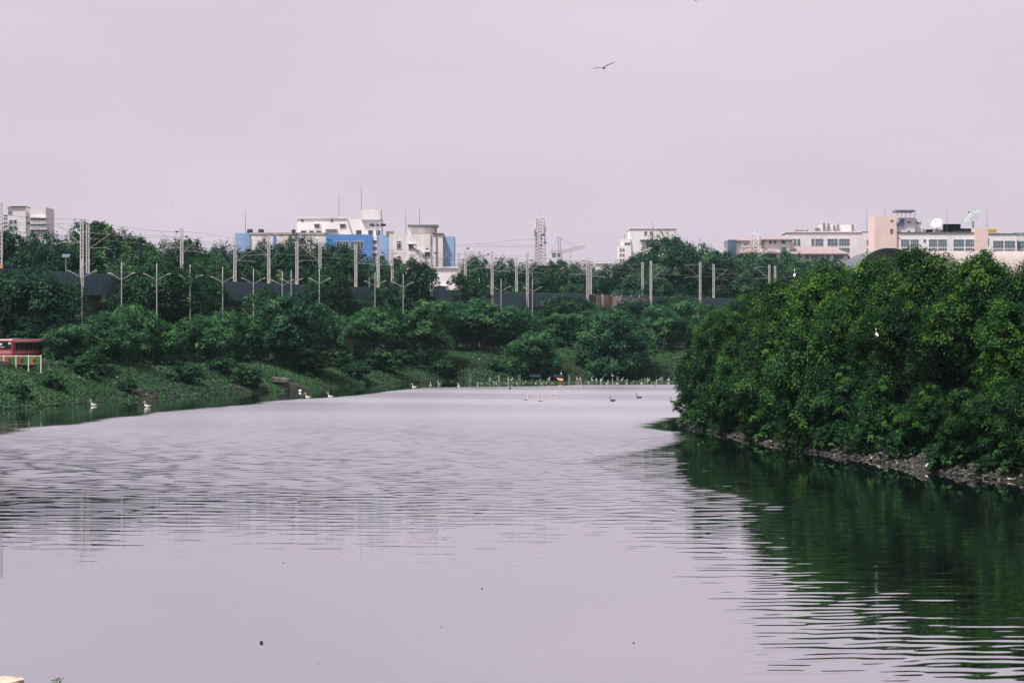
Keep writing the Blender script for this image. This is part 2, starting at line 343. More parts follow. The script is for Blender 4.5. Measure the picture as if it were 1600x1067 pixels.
def trunk_mesh(seed, W, Ht, r0, split, nb=6, lean=0.1):
    r = random.Random(seed); m = MB(); top = Vector((r.uniform(-lean, lean)*W, r.uniform(-lean, lean)*W, Ht*split))
    m.tube([(0,0,-0.6), (0,0,0.15), top*0.5 + Vector((r.uniform(-.15,.15), 0, 0)), top], [r0*1.5, r0*1.15, r0*0.9, r0*0.8], 8)
    for i in range(nb):
        a = 6.28*i/nb + r.uniform(-.4, .4); e = Vector((math.cos(a)*W*r.uniform(.22, .36), math.sin(a)*W*r.uniform(.22, .36), Ht*r.uniform(.62, .85)))
        mid = top.lerp(e, 0.5) + Vector((0, 0, -0.04*Ht)); m.tube([top*0.96, mid, e], [r0*0.55, r0*0.36, r0*0.12], 5)
    m.tube([top*0.97, Vector((top.x*.6, top.y*.6, Ht*0.88))], [r0*0.7, r0*0.15], 6)
    return m.mesh('trunk', BARK, True)

# variants: (crown mesh, trunk mesh, width, height)
def variant(seed, W, Ht, lo, nl, ncl, npl, leaf, m, r0, split, flat=0.6, spread=1.0):
    return (crown(seed, W, Ht, lo, nl, ncl, npl, leaf, m, flat, spread), trunk_mesh(seed, W, Ht, r0, split), W, Ht)
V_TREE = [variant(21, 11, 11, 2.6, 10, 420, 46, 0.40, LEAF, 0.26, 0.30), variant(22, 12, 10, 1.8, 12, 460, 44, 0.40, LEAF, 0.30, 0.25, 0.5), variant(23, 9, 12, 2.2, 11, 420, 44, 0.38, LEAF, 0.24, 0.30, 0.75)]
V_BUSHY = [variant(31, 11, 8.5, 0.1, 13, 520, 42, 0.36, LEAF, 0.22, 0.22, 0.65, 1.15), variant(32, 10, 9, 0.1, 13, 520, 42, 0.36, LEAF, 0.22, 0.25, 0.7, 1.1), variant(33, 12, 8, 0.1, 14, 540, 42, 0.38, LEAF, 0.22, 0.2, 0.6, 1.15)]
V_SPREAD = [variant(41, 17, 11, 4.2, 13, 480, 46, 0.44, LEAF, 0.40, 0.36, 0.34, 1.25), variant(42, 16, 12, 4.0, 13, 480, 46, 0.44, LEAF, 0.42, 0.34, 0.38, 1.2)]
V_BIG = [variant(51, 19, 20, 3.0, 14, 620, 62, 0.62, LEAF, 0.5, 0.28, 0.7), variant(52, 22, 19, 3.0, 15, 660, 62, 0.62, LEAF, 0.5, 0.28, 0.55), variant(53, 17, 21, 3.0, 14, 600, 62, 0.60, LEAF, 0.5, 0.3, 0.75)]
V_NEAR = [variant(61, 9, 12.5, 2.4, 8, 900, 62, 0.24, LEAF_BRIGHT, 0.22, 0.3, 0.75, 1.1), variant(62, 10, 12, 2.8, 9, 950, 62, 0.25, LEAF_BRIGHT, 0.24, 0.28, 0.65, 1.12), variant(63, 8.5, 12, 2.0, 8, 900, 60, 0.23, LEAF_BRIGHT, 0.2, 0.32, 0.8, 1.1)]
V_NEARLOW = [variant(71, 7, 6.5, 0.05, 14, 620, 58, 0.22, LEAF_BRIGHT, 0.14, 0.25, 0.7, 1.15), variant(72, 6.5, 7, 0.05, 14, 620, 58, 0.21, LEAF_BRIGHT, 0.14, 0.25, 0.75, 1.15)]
V_SHRUB = [variant(81, 3.2, 2.2, 0.03, 8, 130, 40, 0.24, LEAF, 0.05, 0.3, 0.65, 1.1), variant(82, 2.8, 2.4, 0.03, 8, 120, 40, 0.22, LEAF, 0.05, 0.3, 0.75, 1.1)]

def plant(name, label, cat, var, px, top, wpx, D, tint=(1,1,1), group=None, rz=None, base=None):
    cme, tme, W, Ht = var
    x = (px-800)/F*D; z0 = gz(x, D) if base is None else base
    zt = P(px, top, D).z; sx = wpx/F*D/W; sz = max(0.3, (zt - z0)/Ht)
    o = thing(name, label, cat, (x, D, z0), random.uniform(0, 6.28) if rz is None else rz, group); o.scale = (sx, sx, sz)
    k = random.uniform(0.85, 1.15)
    c = link('crown', cme, o); c.color = (tint[0]*k, tint[1]*k, tint[2]*k, 1); link('trunk', tme, o)
    return o

# ------------------------------------------------------------------ elevated railway
VIA = [(-93,267),(-85,297),(-68.4,357),(-51.7,416),(-27,475),(-4.4,511),(58,616),(122,716),(150,758)]
def via_curve():
    pts = []; q = [Vector((*p, 0)) for p in VIA]
    for i in range(len(q)-1):
        p0, p1, p2, p3 = q[max(i-1,0)], q[i], q[i+1], q[min(i+2, len(q)-1)]
        for j in range(40):
            t = j/40; pts.append(0.5*((2*p1)+(p2-p0)*t+(2*p0-5*p1+4*p2-p3)*t*t+(3*p1-p0-3*p2+p3)*t*t*t))
    pts.append(q[-1]); out = [pts[0]]; acc = 0
    for a, b in zip(pts, pts[1:]):
        seg = (b-a).length; pos = 0
        while acc + seg - pos >= 2.0: pos += 2.0 - acc; acc = 0; out.append(a.lerp(b, pos/seg))
        acc += seg - pos
    return out
VC = via_curve()
def via_at(px, off=0.0):
    """Point of the viaduct (shifted `off` metres away from the river side) that lies on the view ray of column px."""
    u_ = (px-800)/F; best = None
    def nrm(i): t_ = (VC[min(i+1, len(VC)-1)]-VC[max(i-1, 0)]).normalized(); return Vector((-t_.y, t_.x, 0))
    for i in range(len(VC)-1):
        t = (VC[i+1]-VC[i]).normalized(); a = VC[i] + nrm(i)*off; b = VC[i+1] + nrm(i+1)*off
        fa, fb = a.x - u_*a.y, b.x - u_*b.y
        if fa*fb <= 0: q = a.lerp(b, fa/(fa-fb) if fa != fb else 0); best = (q, math.atan2(t.y, t.x)); break
    return best
PT, PBOT = 18.5, 15.0
via = thing('railway_viaduct', 'long elevated railway viaduct with dark blue-grey sheet parapet behind the trees', 'viaduct', (0,0,0))
pm = MB().box(0.015, 1.985, -0.10, 0.10, PBOT, PT).box(-0.03, 0.03, -0.16, 0.0, PBOT+0.02, PT+0.05).box(0.6, 0.66, -0.14, 0, PBOT+.1, PT-.1).box(1.3, 1.36, -0.14, 0, PBOT+.1, PT-.1).mesh('parapet_panel', PANEL)
soff, back = MB(), MB()
for i in range(len(VC)-1):
    a, b = VC[i], VC[i+1]; t = (b-a).normalized(); ang = math.atan2(t.y, t.x); nn = Vector((-t.y, t.x, 0))
    link('parapet_panel', pm, via, (a.x, a.y, 0), (0, 0, ang))
    for mbx, o0, o1, z0, z1 in ((soff, 0.3, 10.0, 15.5, 16.2), (soff, 2.2, 8.0, 13.4, 15.5), (back, 9.9, 10.1, 16.2, PT-0.6)):
        c = [a+nn*o0, b+nn*o0, b+nn*o1, a+nn*o1]
        mbx.add([(p.x,p.y,z0) for p in c]+[(p.x,p.y,z1) for p in c], [(0,3,2,1),(4,5,6,7),(0,1,5,4),(1,2,6,5),(2,3,7,6),(3,0,4,7)])
soff.build('deck', CONC, via); back.build('rear_parapet', CONC, via)
for i in range(3, len(VC), 12):
    a = VC[i]; t = (VC[min(i+1, len(VC)-1)]-VC[i-1]).normalized(); c = a + Vector((-t.y, t.x, 0))*5
    MB().tube([(0,0,-0.5),(0,0,11.2-4.5)], 1.1, 12).add([(-1.3,-3.6,8.3),(1.3,-3.6,8.3),(1.3,3.6,8.3),(-1.3,3.6,8.3),(-1.2,-1.4,6.6),(1.2,-1.4,6.6),(1.2,1.4,6.6),(-1.2,1.4,6.6)],
        [(0,1,2,3),(4,7,6,5),(0,4,5,1),(1,5,6,2),(2,6,7,3),(3,7,4,0)]).build('pier', CONC, via, (c.x, c.y, 4.7)).rotation_euler = (0,0,math.atan2(t.y,t.x))

# lattice catenary masts
def mast_parts():
    Hm = 10.0; c = MB()
    for sx in (-1, 1): c.box(sx*0.22-0.075, sx*0.22+0.075, -0.11, 0.11, 0, Hm)
    for k in range(22):
        z = 0.3 + k*0.44; s = 1 if k % 2 else -1
        c.bar((-0.16*s, -0.10, z), (0.16*s, -0.10, z+0.40), 0.035); c.bar((0.16*s, 0.10, z), (-0.16*s, 0.10, z+0.40), 0.035)
    c.box(-0.30, 0.30, -0.13, 0.13, Hm, Hm+0.06)
    col = c.mesh('column', GALV_OLD)
    a = MB().tube([(-0.25,0,6.9),(-2.0,0,8.1),(-4.3,0,9.6)], 0.036, 5).bar((-4.2,0,9.45), (-0.2,0,9.5), 0.018).bar((-0.25,0,7.0), (-3.3,0,7.0), 0.02).bar((-3.3,0,7.0),(-4.4,0,6.7),0.03).mesh('cantilever', ARM)
    b_ = MB().tube([(0.25,0,6.4),(2.0,0,7.5),(4.0,0,8.8)], 0.036, 5).bar((3.9,0,8.7), (0.2,0,8.75), 0.018).bar((0.25,0,6.5), (3.0,0,6.5), 0.02).bar((3.0,0,6.5),(4.1,0,6.2),0.03).mesh('cantilever', ARM)
    i1 = MB().tube([(-1.25,0,9.49),(-1.1,0,9.49),(-0.75,0,9.5),(-0.6,0,9.5)], [.05,.15,.15,.05], 6).mesh('insulator', DARKSTEEL)
    i2 = MB().tube([(0.6,0,8.75),(0.75,0,8.75),(1.1,0,8.74),(1.25,0,8.74)], [.05,.15,.15,.05], 6).mesh('insulator', DARKSTEEL)
    pl = MB().box(-0.2, 0.2, -0.15, -0.12, 2.2, 2.55).mesh('number_plate', YELLOW)
    return col, a, b_, i1, i2, pl
mc, ma_, mb_, mi1, mi2, mpl = mast_parts()
MASTS = [(1,318,9,1),(128,343,-.6,1),(137,352,9,2),(284,357,9,3),(367,378,9,2),(420,370,9,1),(464,378,9,0),(500,378,-.6,1),(556,382,9,2),(591,384,9,2),(613,391,9,0),(657,392,9,0),
         (674,384,-.6,3),(717,396,9,2),(727,393,9,0),(769,393,-.6,3),(807,402,9,3),(824,396,-.6,2),(918,404,-.6,3),(923,409,9,3),(1004,410,9,1),(1017,408,-.6,2),(1094,410,-.6,1),
         (1115,413,9,2),(1202,414,9,1),(1211,416,-.6,0),(1295,416,9,0)]
MPLACE = {1:'touching the left frame edge',128:'nearest of the close pair at left',137:'farther of the close pair at left',284:'standing alone above the leafy spreading tree',
          367:'just left of the pale blue panel of the hospital',420:'below the two black roof tanks',918:'front one of the crowded pair near the crane',923:'rear one of the crowded pair near the crane'}
wire_pts = {-2.6: [], 5.0: []}
for i, (px, top, off, arms) in enumerate(MASTS):
    q, ang = via_at(px, off)
    z0 = 16.2 if off > 0 else 14.8
    zt = P(px, top, q.y).z
    lab = 'white lattice railway mast, ' + (MPLACE[px] if px in MPLACE else ORD[i] + ' from the left along the viaduct')
    o = thing('catenary_mast', lab, 'railway mast', (q.x, q.y, z0), random.uniform(-.12,.12), 'lattice masts along the railway viaduct'); o.scale = (1, 1, (zt-z0)/10.0)
    link('column', mc, o); link('number_plate', mpl, o)
    if arms & 1: link('cantilever', ma_, o); link('insulator', mi1, o)
    if arms & 2: link('cantilever', mb_, o); link('insulator', mi2, o)
for k, (off, zz, sag) in enumerate([(2.6,26.4,1.1),(3.0,24.6,0.2),(7.0,26.7,1.1),(6.6,24.8,0.2),(-0.4,27.0,0.6)]):
    m = MB(); pts = []
    for i in range(1, len(VC)-1, 3):
        t = (VC[i+1]-VC[i-1]).normalized(); p = VC[i] + Vector((-t.y,t.x,0))*off; ph = (i*2 % 46)/46.0
        pts.append((p.x, p.y, zz - sag*4*ph*(1-ph) ))
    m.tube(pts, 0.02, 4)
    tag(m.build('overhead_wire', WIRE), ['near track messenger wire sagging between railway masts','near track contact wire running level above the viaduct','far track messenger wire sagging between railway masts','far track contact wire running level above the viaduct','feeder wire along the river side tips of the masts'][k], 'wire', 'overhead railway wires')

# double arm street lamps
lp = MB().tube([(0,0,0),(0,0,0.5),(0,0,12.0),(0,0,14.1)], [0.13,0.12,0.085,0.055], 8).mesh('pole', GALV, True)
def lamp_arm(s): return MB().tube([(0,0,11.6),(s*0.7,0,11.95),(s*1.75,0,12.45)], [0.045,0.038,0.034], 6).mesh('arm', GALV, True)
def lamp_head(s): return MB().add([(s*1.7,-.12,12.40),(s*2.35,-.09,12.56),(s*2.35,.09,12.56),(s*1.7,.12,12.40),(s*1.7,-.10,12.52),(s*2.3,-.07,12.66),(s*2.3,.07,12.66),(s*1.7,.10,12.52)],[(0,3,2,1),(4,5,6,7),(0,1,5,4),(1,2,6,5),(2,3,7,6),(3,0,4,7)]).mesh('lamp_head', GALV)
lb = MB().box(-.25,.25,-.25,.25,-0.3,0.12).mesh('base_plate', CONC)
la, lh = {s: lamp_arm(s) for s in (-1,1)}, {s: lamp_head(s) for s in (-1,1)}
LAMPS = [(128,430),(190,433),(245,434),(297,436),(348,438),(396,440),(441,443),(455,441),(499,440),(586,444),(630,446),(676,446),(749,451),(783,452),(832,453)]
for i, (px, arm) in enumerate(LAMPS):
    q, ang = via_at(px, -12.4); z0 = gz(q.x, q.y); za = P(px, arm, q.y).z
    o = thing('street_lamp', f'pale grey double arm street lamp, {ORD[i]} from the left of the roadside row', 'street lamp', (q.x,q.y,z0), random.uniform(-.2,.2), 'double arm street lamps beside the viaduct')
    s = (za-z0)/12.0; o.scale = (0.92, 0.92, s)
    link('pole', lp, o); link('base_plate', lb, o)
    for sd_ in (-1,1): a = link('arm', la[sd_], o); link('lamp_head', lh[sd_], a)

# ------------------------------------------------------------------ road with kerb on the left bank
rd, kb = MB(), MB(); pr = None
for i in range(0, len(VC)):
    t = (VC[min(i+1,len(VC)-1)]-VC[max(i-1,0)]).normalized(); nn = Vector((-t.y,t.x,0)); a, b2 = VC[i]-nn*20.0, VC[i]-nn*13.0
    za, zb = gz(a.x,a.y)+0.12, gz(b2.x,b2.y)+0.12; z = max(za, zb)
    rd.v += [(a.x,a.y,z),(b2.x,b2.y,z)]; c0, c1 = a - nn*0.3, a
    kb.v += [(c0.x,c0.y,z-0.4),(c0.x,c0.y,z+.13),(c1.x,c1.y,z+.13),(c1.x,c1.y,z-0.1)]
    if i:
        k = len(rd.v)-4; rd.f.append((k,k+2,k+3,k+1)); k = len(kb.v)-8
        for j in range(3): kb.f.append((k+j,k+4+j,k+5+j,k+1+j))
ASPH = mat('asphalt', (0.05,0.05,0.052), 0.95, 0.15, 1.2)
ro = tag(rd.build('road', ASPH), kind='structure'); kb.build('kerb', CONC, ro)

# ------------------------------------------------------------------ buildings
class Bld:
    """A building facing the river: blocks, windows and trim given in photo pixels at distance D."""
    def __init__(s, name, label, D, px, base=4.5):
        s.D = D; s.o = P(px, 600, D); s.o.z = base; s.root = thing(name, label, 'building', s.o)
    def loc(s, px, py): p = P(px, py, s.D) - s.o; return p.x, p.z
    def block(s, x0, y0, x1, y1, m, depth=14, fwd=0.0, name='wall', parent=None):
        a, zt = s.loc(x0, y0); b_, zb = s.loc(x1, y1)
        return MB().box(a, b_, -fwd, depth, zb, zt).build(name, m, parent or s.root)
    def down(s, x0, y0, x1, m, depth=14, fwd=0.0, name='wall'):
        a, zt = s.loc(x0, y0); b_, _ = s.loc(x1, y0)
        return MB().box(a, b_, -fwd, depth, 0, zt).build(name, m, s.root)
    def win(s, x0, y0, x1, y1, nm=1, fwd=0.0, g=None, shade=False, nh=0):
        a, zt = s.loc(x0, y0); b_, zb = s.loc(x1, y1); t = 0.11; f = MB(); y = -fwd
        f.box(a-t, b_+t, y-0.10, y+0.05, zb-t, zb).box(a-t, b_+t, y-0.10, y+0.05, zt, zt+t).box(a-t, a, y-0.10, y+0.05, zb, zt).box(b_, b_+t, y-0.10, y+0.05, zb, zt)
        for k in range(1, nm): c = a + (b_-a)*k/nm; f.box(c-.05, c+.05, y-0.08, y+.04, zb, zt)
        for k in range(1, nh+1): c = zb + (zt-zb)*k/(nh+1); f.box(a, b_, y-0.07, y+.04, c-.05, c+.05)
        if shade: f.box(a-.3, b_+.3, y-0.4, y+.05, zt+t+.02, zt+t+.14)
        w_ = f.build('window', TRIM, s.root)
        MB().box(a, b_, y-0.03, y+0.04, zb, zt).build('pane', g or GLASS, w_); return w_
    def slab(s, x0, x1, y, h, m, over=0.5, depth=14, fwd=0.0, name='roof'):
        a, zt = s.loc(x0, y); b_, _ = s.loc(x1, y)
        return MB().box(a-over, b_+over, -fwd-over, depth+over, zt, zt+h).build(name, m, s.root)
def pole_thing(name, label, cat, px, y0, y1, D, r=0.06, group=None, m=None):
    a = P(px, y1, D); h = P(px, y0, D).z - a.z
    return tag(MB().tube([(0,0,0),(0,0,h*.5),(0,0,h)], [r*1.3, r, r*.6], 6).build(name, m or WIRE, None, a), label, cat, group)

# far left pale tower block
B = Bld('apartment_block', 'hazy white apartment tower with rounded balconies at the far left', 900, 36)
B.down(-14, 334, 14, HAZED, 16, -3); B.down(12, 324, 40, HAZED, 16); B.down(39, 331, 49, HAZED, 14, -1.5); B.down(48, 324, 72, HAZED, 16, 0.6)
B.slab(12, 38, 322.5, 0.4, HAZED, 0.6)
for y in (335, 344, 353): B.block(48, y+4.2, 73.5, y+6.2, HAZED, 3, 1.5, 'balcony')
for y in (339.5, 348, 357): B.win(48.5, y-.3, 58.5, y+5.2, 3, 0.6, GLASS_BLUE); B.win(60, y-.3, 71, y+5.2, 3, 0.6, GLASS_BLUE)
for y in (344, 353): B.win(14.5, y, 20, y+6, 1, 0, GLASS_BLUE); B.win(21.5, y, 26, y+6, 1, 0, GLASS_BLUE)
B.win(13, 330, 19, 335, 2, 0, GLASS_BLUE); B.win(41.5, 339, 45.5, 342.5, 1, 1.5); B.win(41.5, 347, 45.5, 350.5, 1, -1.5)
for y in (335, 340, 346, 352): B.win(3, y, 9, y+3, 2, -3, GLASS_BLUE)

# long blue and white hospital-like building
B = Bld('hospital_block', 'long white building with bright blue band and stained roof edge behind the railway', 575, 480)
B.down(363.5, 367, 510, WHITE_OLD, 16); B.down(367.5, 364.5, 390, PALE_BLUE, 3, 0.5, 'blue_panel'); B.down(427, 367.5, 430.5, BLUE, 1, 0.25, 'blue_panel'); B.down(469, 368, 472, PALE_BLUE, 1, .25, 'blue_panel')
B.down(461, 340, 541, WHITE, 12, -5); B.down(540, 341, 565, WHITE, 12, -4.6); B.down(564, 340, 594, WHITE, 13, -4)
B.block(563, 326.5, 594, 342.5, WHITE_OLD, 8, -3.2, 'tank_room'); B.slab(461, 541, 340, 0.35, WHITE_OLD, 0.25, 12, -5, 'coping')
B.slab(391, 509, 366.5, 0.5, mat('stained_coping', (.52,.46,.43), .9, .2, .9, dark=(.16,.14,.13)), 0.15, 16, 0, 'coping')
B.down(510, 367.5, 582, BLUE, 10, 1.2, 'blue_wall'); B.slab(510, 582, 367.5, 0.12, CONC, -0.1, 10, 1.2, 'roof'); B.down(582, 368, 591, WHITE_OLD, 10, 0.6); B.down(590, 367.5, 608, PALE_BLUE, 10, 1.5, 'blue_panel')
for x0, x1 in ((456.5,461.5),(468,475.5),(481.5,487.5),(492,499.5)): B.win(x0, 360, x1, 364.8, 1, -4.4 if x0 > 457 else 0.5, shade=True)
for x0, x1 in ((489,496),(529.5,536.5)): B.win(x0, 349.5, x1, 355, 2, -5, shade=True)
for x0, x1 in ((555,563),(574,581),(586,593)): B.win(x0, 359, x1, 366.5, 1, -4)
B.win(527, 378, 545, 389, 4, 1.2); B.win(549, 378, 568, 389, 4, 1.2); B.win(594, 400, 601, 406, 1, 1.5)
for y in (376,386,396): B.win(583.5, y, 589.5, y+5, 1, .6)
for x in (469.5, 516):
    a, z = B.loc(x, 343.5); MB().tube([(a,4.9,z),(a,5.05,z)], 0.28, 10).build('vent', DARKSTEEL, B.root)
for x in (509, 515, 521.5):
    a, z = B.loc(x, 359); MB().box(a-.45,a+.45,4.4,5.0,z-.35,z+.35).build('air_conditioner', GREYSLAB, B.root)
a, z = B.loc(541, 341); b_, z2 = B.loc(549, 366); MB().bar((a,4.4,z),(b_,4.4,z2),0.09).build('drain_pipe', GREYSLAB, B.root)
for i, x in enumerate((384, 401.5)):
    p = P(x+4.5, 364, 575); p.y += 3
    tag(MB().tube([(0,0,0),(0,0,.15),(0,0,.6),(0,0,.65),(0,0,1.0),(0,0,1.1)], [.74,.76,.76,.72,.72,.3], 14).build('water_tank', TANK, None, p), ['left one of two black roof water tanks','right one of two black roof water tanks'][i], 'water tank', 'black tanks on the blue and white building')

B = Bld('white_block', 'stained white block with pale blue flanks and roof pavilion behind the railway', 552, 650)
B.down(608, 366, 692, WHITE_OLD, 14); B.down(691, 369, 709.5, PALE_BLUE, 12, -1.5, 'blue_panel'); B.slab(676, 692, 366, 0.25, mat('rust', (.22,.12,.09)), .15, 12, .1, 'coping')
B.block(638, 354, 681, 366, WHITE_OLD, 8, -4, 'pavilion'); B.slab(638, 682, 353.5, 0.5, GREYSLAB, 0.3, 8, -3, 'roof'); B.block(679, 354, 682, 366, GREYSLAB, 3, -3.2, 'pavilion_side')
for y in (377, 401): B.win(620.5, y, 626, y+2.2, 2, 0); B.win(620.5, y+4, 623, y+11, 1, 0); B.win(623.8, y+4, 626.2, y+11, 1, 0)
B.win(639, 382.5, 648, 390, 2, 0, shade=True); B.win(664, 395, 672, 401.5, 2, 0, shade=True); B.win(692, 371, 695, 374, 1, -1.5)
a, z = B.loc(646, 383); b_, z2 = B.loc(664, 395.5); MB().add([(a,-.5,z),(b_,-.5,z2),(b_,-.5,z2-.5),(a,-.5,z-.5),(a,0.05,z),(b_,0.05,z2),(b_,0.05,z2-.5),(a,.05,z-.5)],[(0,1,2,3),(4,7,6,5),(0,4,5,1),(3,2,6,7),(0,3,7,4),(1,5,6,2)]).build('stair_ledge', WHITE_OLD, B.root)
for x in (673.5, 682): a, z = B.loc(x, 367); MB().box(a-.12, a+.12, -.22, -.02, 6, z).build('drain_pipe', GREYSLAB, B.root)
a, z = B.loc(609, 362); MB().box(a-.9, a+.9, .5, 2, z-1.2, z+.1).build('vent_box', CONC, B.root)

B = Bld('cabin', 'small white flat roofed hut just behind the viaduct parapet', 522, 695)
B.down(676, 419, 714, WHITE, 5); B.slab(675, 714.5, 419, 0.32, WHITE_OLD, 0.3, 5, 0); B.win(677.3, 424, 680, 431, 1, 0); B.win(678.5, 448.5, 696, 454, 4, 0); B.block(676, 446, 700, 447.5, WHITE_OLD, .5, .7, 'ledge')

B = Bld('office_block', 'white stepped building half hidden by the big rounded tree', 700, 1012)
B.down(984, 358.5, 1057, WHITE, 16); B.down(967, 384, 986, WHITE, 10, 1.0); B.down(972, 373, 985, WHITE, 9, .5)
B.slab(984, 1057, 357.8, .4, WHITE, .2, 16, 0, 'coping')
for y in (379.5, 392): B.win(976, y, 984, y+7, 2, 0.55, GLASS_BLUE)
for x in (1007, 1015.7): B.win(x, 362, x+3.2, 367, 1, 0)
for y in (389, 397, 405): B.win(968.5, y, 970.5, y+3, 1, 1.0); B.win(972.8, y, 974.8, y+3, 1, 1.0)
B.block(1000, 374.5, 1046, 376, CONC, 1, .7, 'ledge')
B = Bld('garage', 'little pale hut low among trees left of the stepped white building', 660, 940)
B.down(932, 412, 958, WHITE, 6); B.slab(931, 958.5, 412, .4, WHITE, .3, 6); B.win(934.5, 422, 941, 428, 2, 0, GLASS_BLUE)
B = Bld('low_house', 'low pinkish house roof below the telecom tower', 680, 842)
B.down(830, 415, 858, HAZED, 6); B.slab(829, 859, 415, .4, PINK, .3, 6)

# right hand complex
B = Bld('school_building', 'cream building with brown tiled roofs and dark glass end at right', 800, 1230)
B.down(1127, 388, 1290, HAZED, 20, -4); B.down(1137, 375, 1150, GLASS_BLUE, 14, 1.2, 'glass_bay'); B.down(1149, 376, 1240, CREAM, 16)
B.down(1195, 375, 1232, CREAM, 12, 3.0)
def hip(B, x0, x1, ye, yr, m, depth, fwd, inset, over=1.0, name='roof'):
    a, ze = B.loc(x0, ye); b_, _ = B.loc(x1, ye); _, zr = B.loc(x0, yr); c = (depth-fwd)/2; i_ = inset*(b_-a)/2
    return MB().add([(a-over,-fwd-over,ze),(b_+over,-fwd-over,ze),(b_+over,depth+over,ze),(a-over,depth+over,ze),(a+i_,c,zr),(b_-i_,c,zr),
        (a-over,-fwd-over,ze-.4),(b_+over,-fwd-over,ze-.4),(b_+over,depth+over,ze-.4),(a-over,depth+over,ze-.4)],
        [(0,1,5,4),(1,2,5),(2,3,4,5),(3,0,4),(0,6,7,1),(1,7,8,2),(2,8,9,3),(3,9,6,0),(6,9,8,7)]).build(name, m, B.root)
hip(B, 1147, 1198, 375.5, 370, BROWN_ROOF, 16, 0, 0.25); hip(B, 1194, 1233, 374.5, 367.5, BROWN_ROOF, 12, 3, 0.9)
B.block(1158, 374, 1171, 386, WHITE_PAINT, 1, .5, 'sign_board')
a, z = B.loc(1164.7, 380)
em = MB(); em.tube([(a+0.75*math.cos(k*math.pi/8), -0.56, z+0.75*math.sin(k*math.pi/8)) for k in range(17)], 0.05, 4); em.box(a-.06,a+.06,-.62,-.55,z-.5,z+.45); em.tube([(a-.4,-.58,z-.2),(a-.2,-.58,z-.45),(a,-.58,z-.52),(a+.2,-.58,z-.45),(a+.4,-.58,z-.2)],.05,4)
em.build('emblem', DARKSTEEL, B.root)
for x0, x1 in ((1201,1204),(1208,1211),(1220,1225)): B.win(x0, 376.5, x1, 381.5, 1, 3.0, GLASS_BLUE)
for x in (1187, 1191): B.win(x-1, 379, x+1.6, 381, 1, 0); B.win(x-1, 382.5, x+1.6, 384.5, 1, 0)
B.down(1160, 397, 1226, CREAM, 12, 6); hip(B, 1158, 1212, 396, 386.5, BROWN_ROOF, 8, 6, .5); B.down(1218, 387.5, 1224.5, GLASS_BLUE, 4, 6.6, 'glass_bay')
B.down(1226, 396, 1325, CREAM, 14, 5); hip(B, 1228, 1318, 397, 386.5, BROWN_ROOF, 14, 5, .22)
for x0, x1 in ((1255,1261.5),(1264,1277),(1279,1285.5),(1288,1294),(1299,1314)): B.win(x0, 400, x1, 405.5, max(1, int((x1-x0)/4)), 5, GLASS_BLUE)
for x0, x1 in ((1166,1173),(1182,1190),(1197,1210)): B.win(x0, 397.5, x1, 403, 2, 6, GLASS_BLUE)
for y in (401, 408, 415, 421): B.win(1322, y, 1324.5, y+5, 1, 5.05, GLASS_BLUE)

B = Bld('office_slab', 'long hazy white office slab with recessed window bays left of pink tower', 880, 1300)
B.down(1230, 364, 1370, HAZED, 18); B.slab(1230, 1345, 363.5, .5, HAZED, .3, 18, 0, 'coping'); B.block(1345, 362, 1368, 363.8, GREYSLAB, 16, 0, 'roof_edge')
for y in (373.5, 387.5):
    for x0, x1 in ((1232.5,1244),(1246,1250),(1268,1272),(1274,1286),(1293,1308.5),(1311,1327)):
        if y > 380 and x0 < 1300: continue
        B.win(x0, y, x1, y+10.5, max(1, int((x1-x0)/4)), 0, GLASS_BLUE, nh=1)
for y in (375, 388.5): B.win(1354.5, y, 1361, y+6.5, 3, 0, GLASS_BLUE, nh=1); B.win(1362, y, 1368, y+6.5, 3, 0, GLASS_BLUE, nh=1)
B.block(1284, 350, 1340, 364, HAZED, 8, -5, 'plant_room'); B.block(1276, 356, 1283, 364, GREYSLAB, 5, -3, 'roof_unit')
for x in (1290, 1297, 1306, 1312, 1335): a, z = B.loc(x, 349); _, z2 = B.loc(x, 364); MB().box(a-.35,a+.35,4.2,4.95,z2,z+random.uniform(-1,0.6)).build('duct', CONC, B.root)
for x in range(1245, 1266, 3): a, z = B.loc(x, 363.4); MB().box(a-.25,a+.25,2,2.6,z,z+.8+random.random()*.4).build('roof_vent', DARKSTEEL, B.root)

B = Bld('office_tower', 'white office block with pink stair towers at the right horizon', 860, 1460)
B.down(1395, 364.5, 1528, WHITE, 18); B.down(1366, 338, 1400.5, PINK, 14, .8, 'stair_tower'); B.down(1400, 340, 1431, HAZED, 12, -2); B.down(1430, 341, 1443, HAZED, 10, -4); B.down(1522, 356, 1543, PINK, 10, 1.2, 'stair_tower')
B.slab(1396, 1527, 364.8, .5, GREYSLAB, .2, 18, 0.05, 'coping')
B.block(1400, 328, 1430, 331, GREYSLAB, 9, 0, 'canopy')
for x in (1401,1408,1415,1422,1429): a, z = B.loc(x, 331); _, z2 = B.loc(x, 341); MB().bar((a,1,z2-.2),(a+.6,1,z),0.09).build('canopy_post', GREYSLAB, B.root)
st = MB()
for k, (x0, x1, y0, y1) in enumerate(((1402,1406,348.5,351.5),(1405,1411,345.5,352),(1409,1414,341.5,352.5))): a, zt = B.loc(x0,y0); b_, zb = B.loc(x1,y1); st.box(a,b_,1.55-k*.05,2.2,zb,zt)
st.build('stepped_blue_mural', mat('mural_blue', (.13,.17,.42)), B.root)
for x0,x1,y in ((1390.5,1395,344),(1419,1424.5,346),(1419.5,1423.5,360)): B.win(x0, y, x1, y+2.4, 2, .8 if x0 < 1400 else -2)
B.win(1434.5, 346.5, 1442, 349, 3, -4); B.win(1390.5, 358, 1394.5, 365, 1, .8)
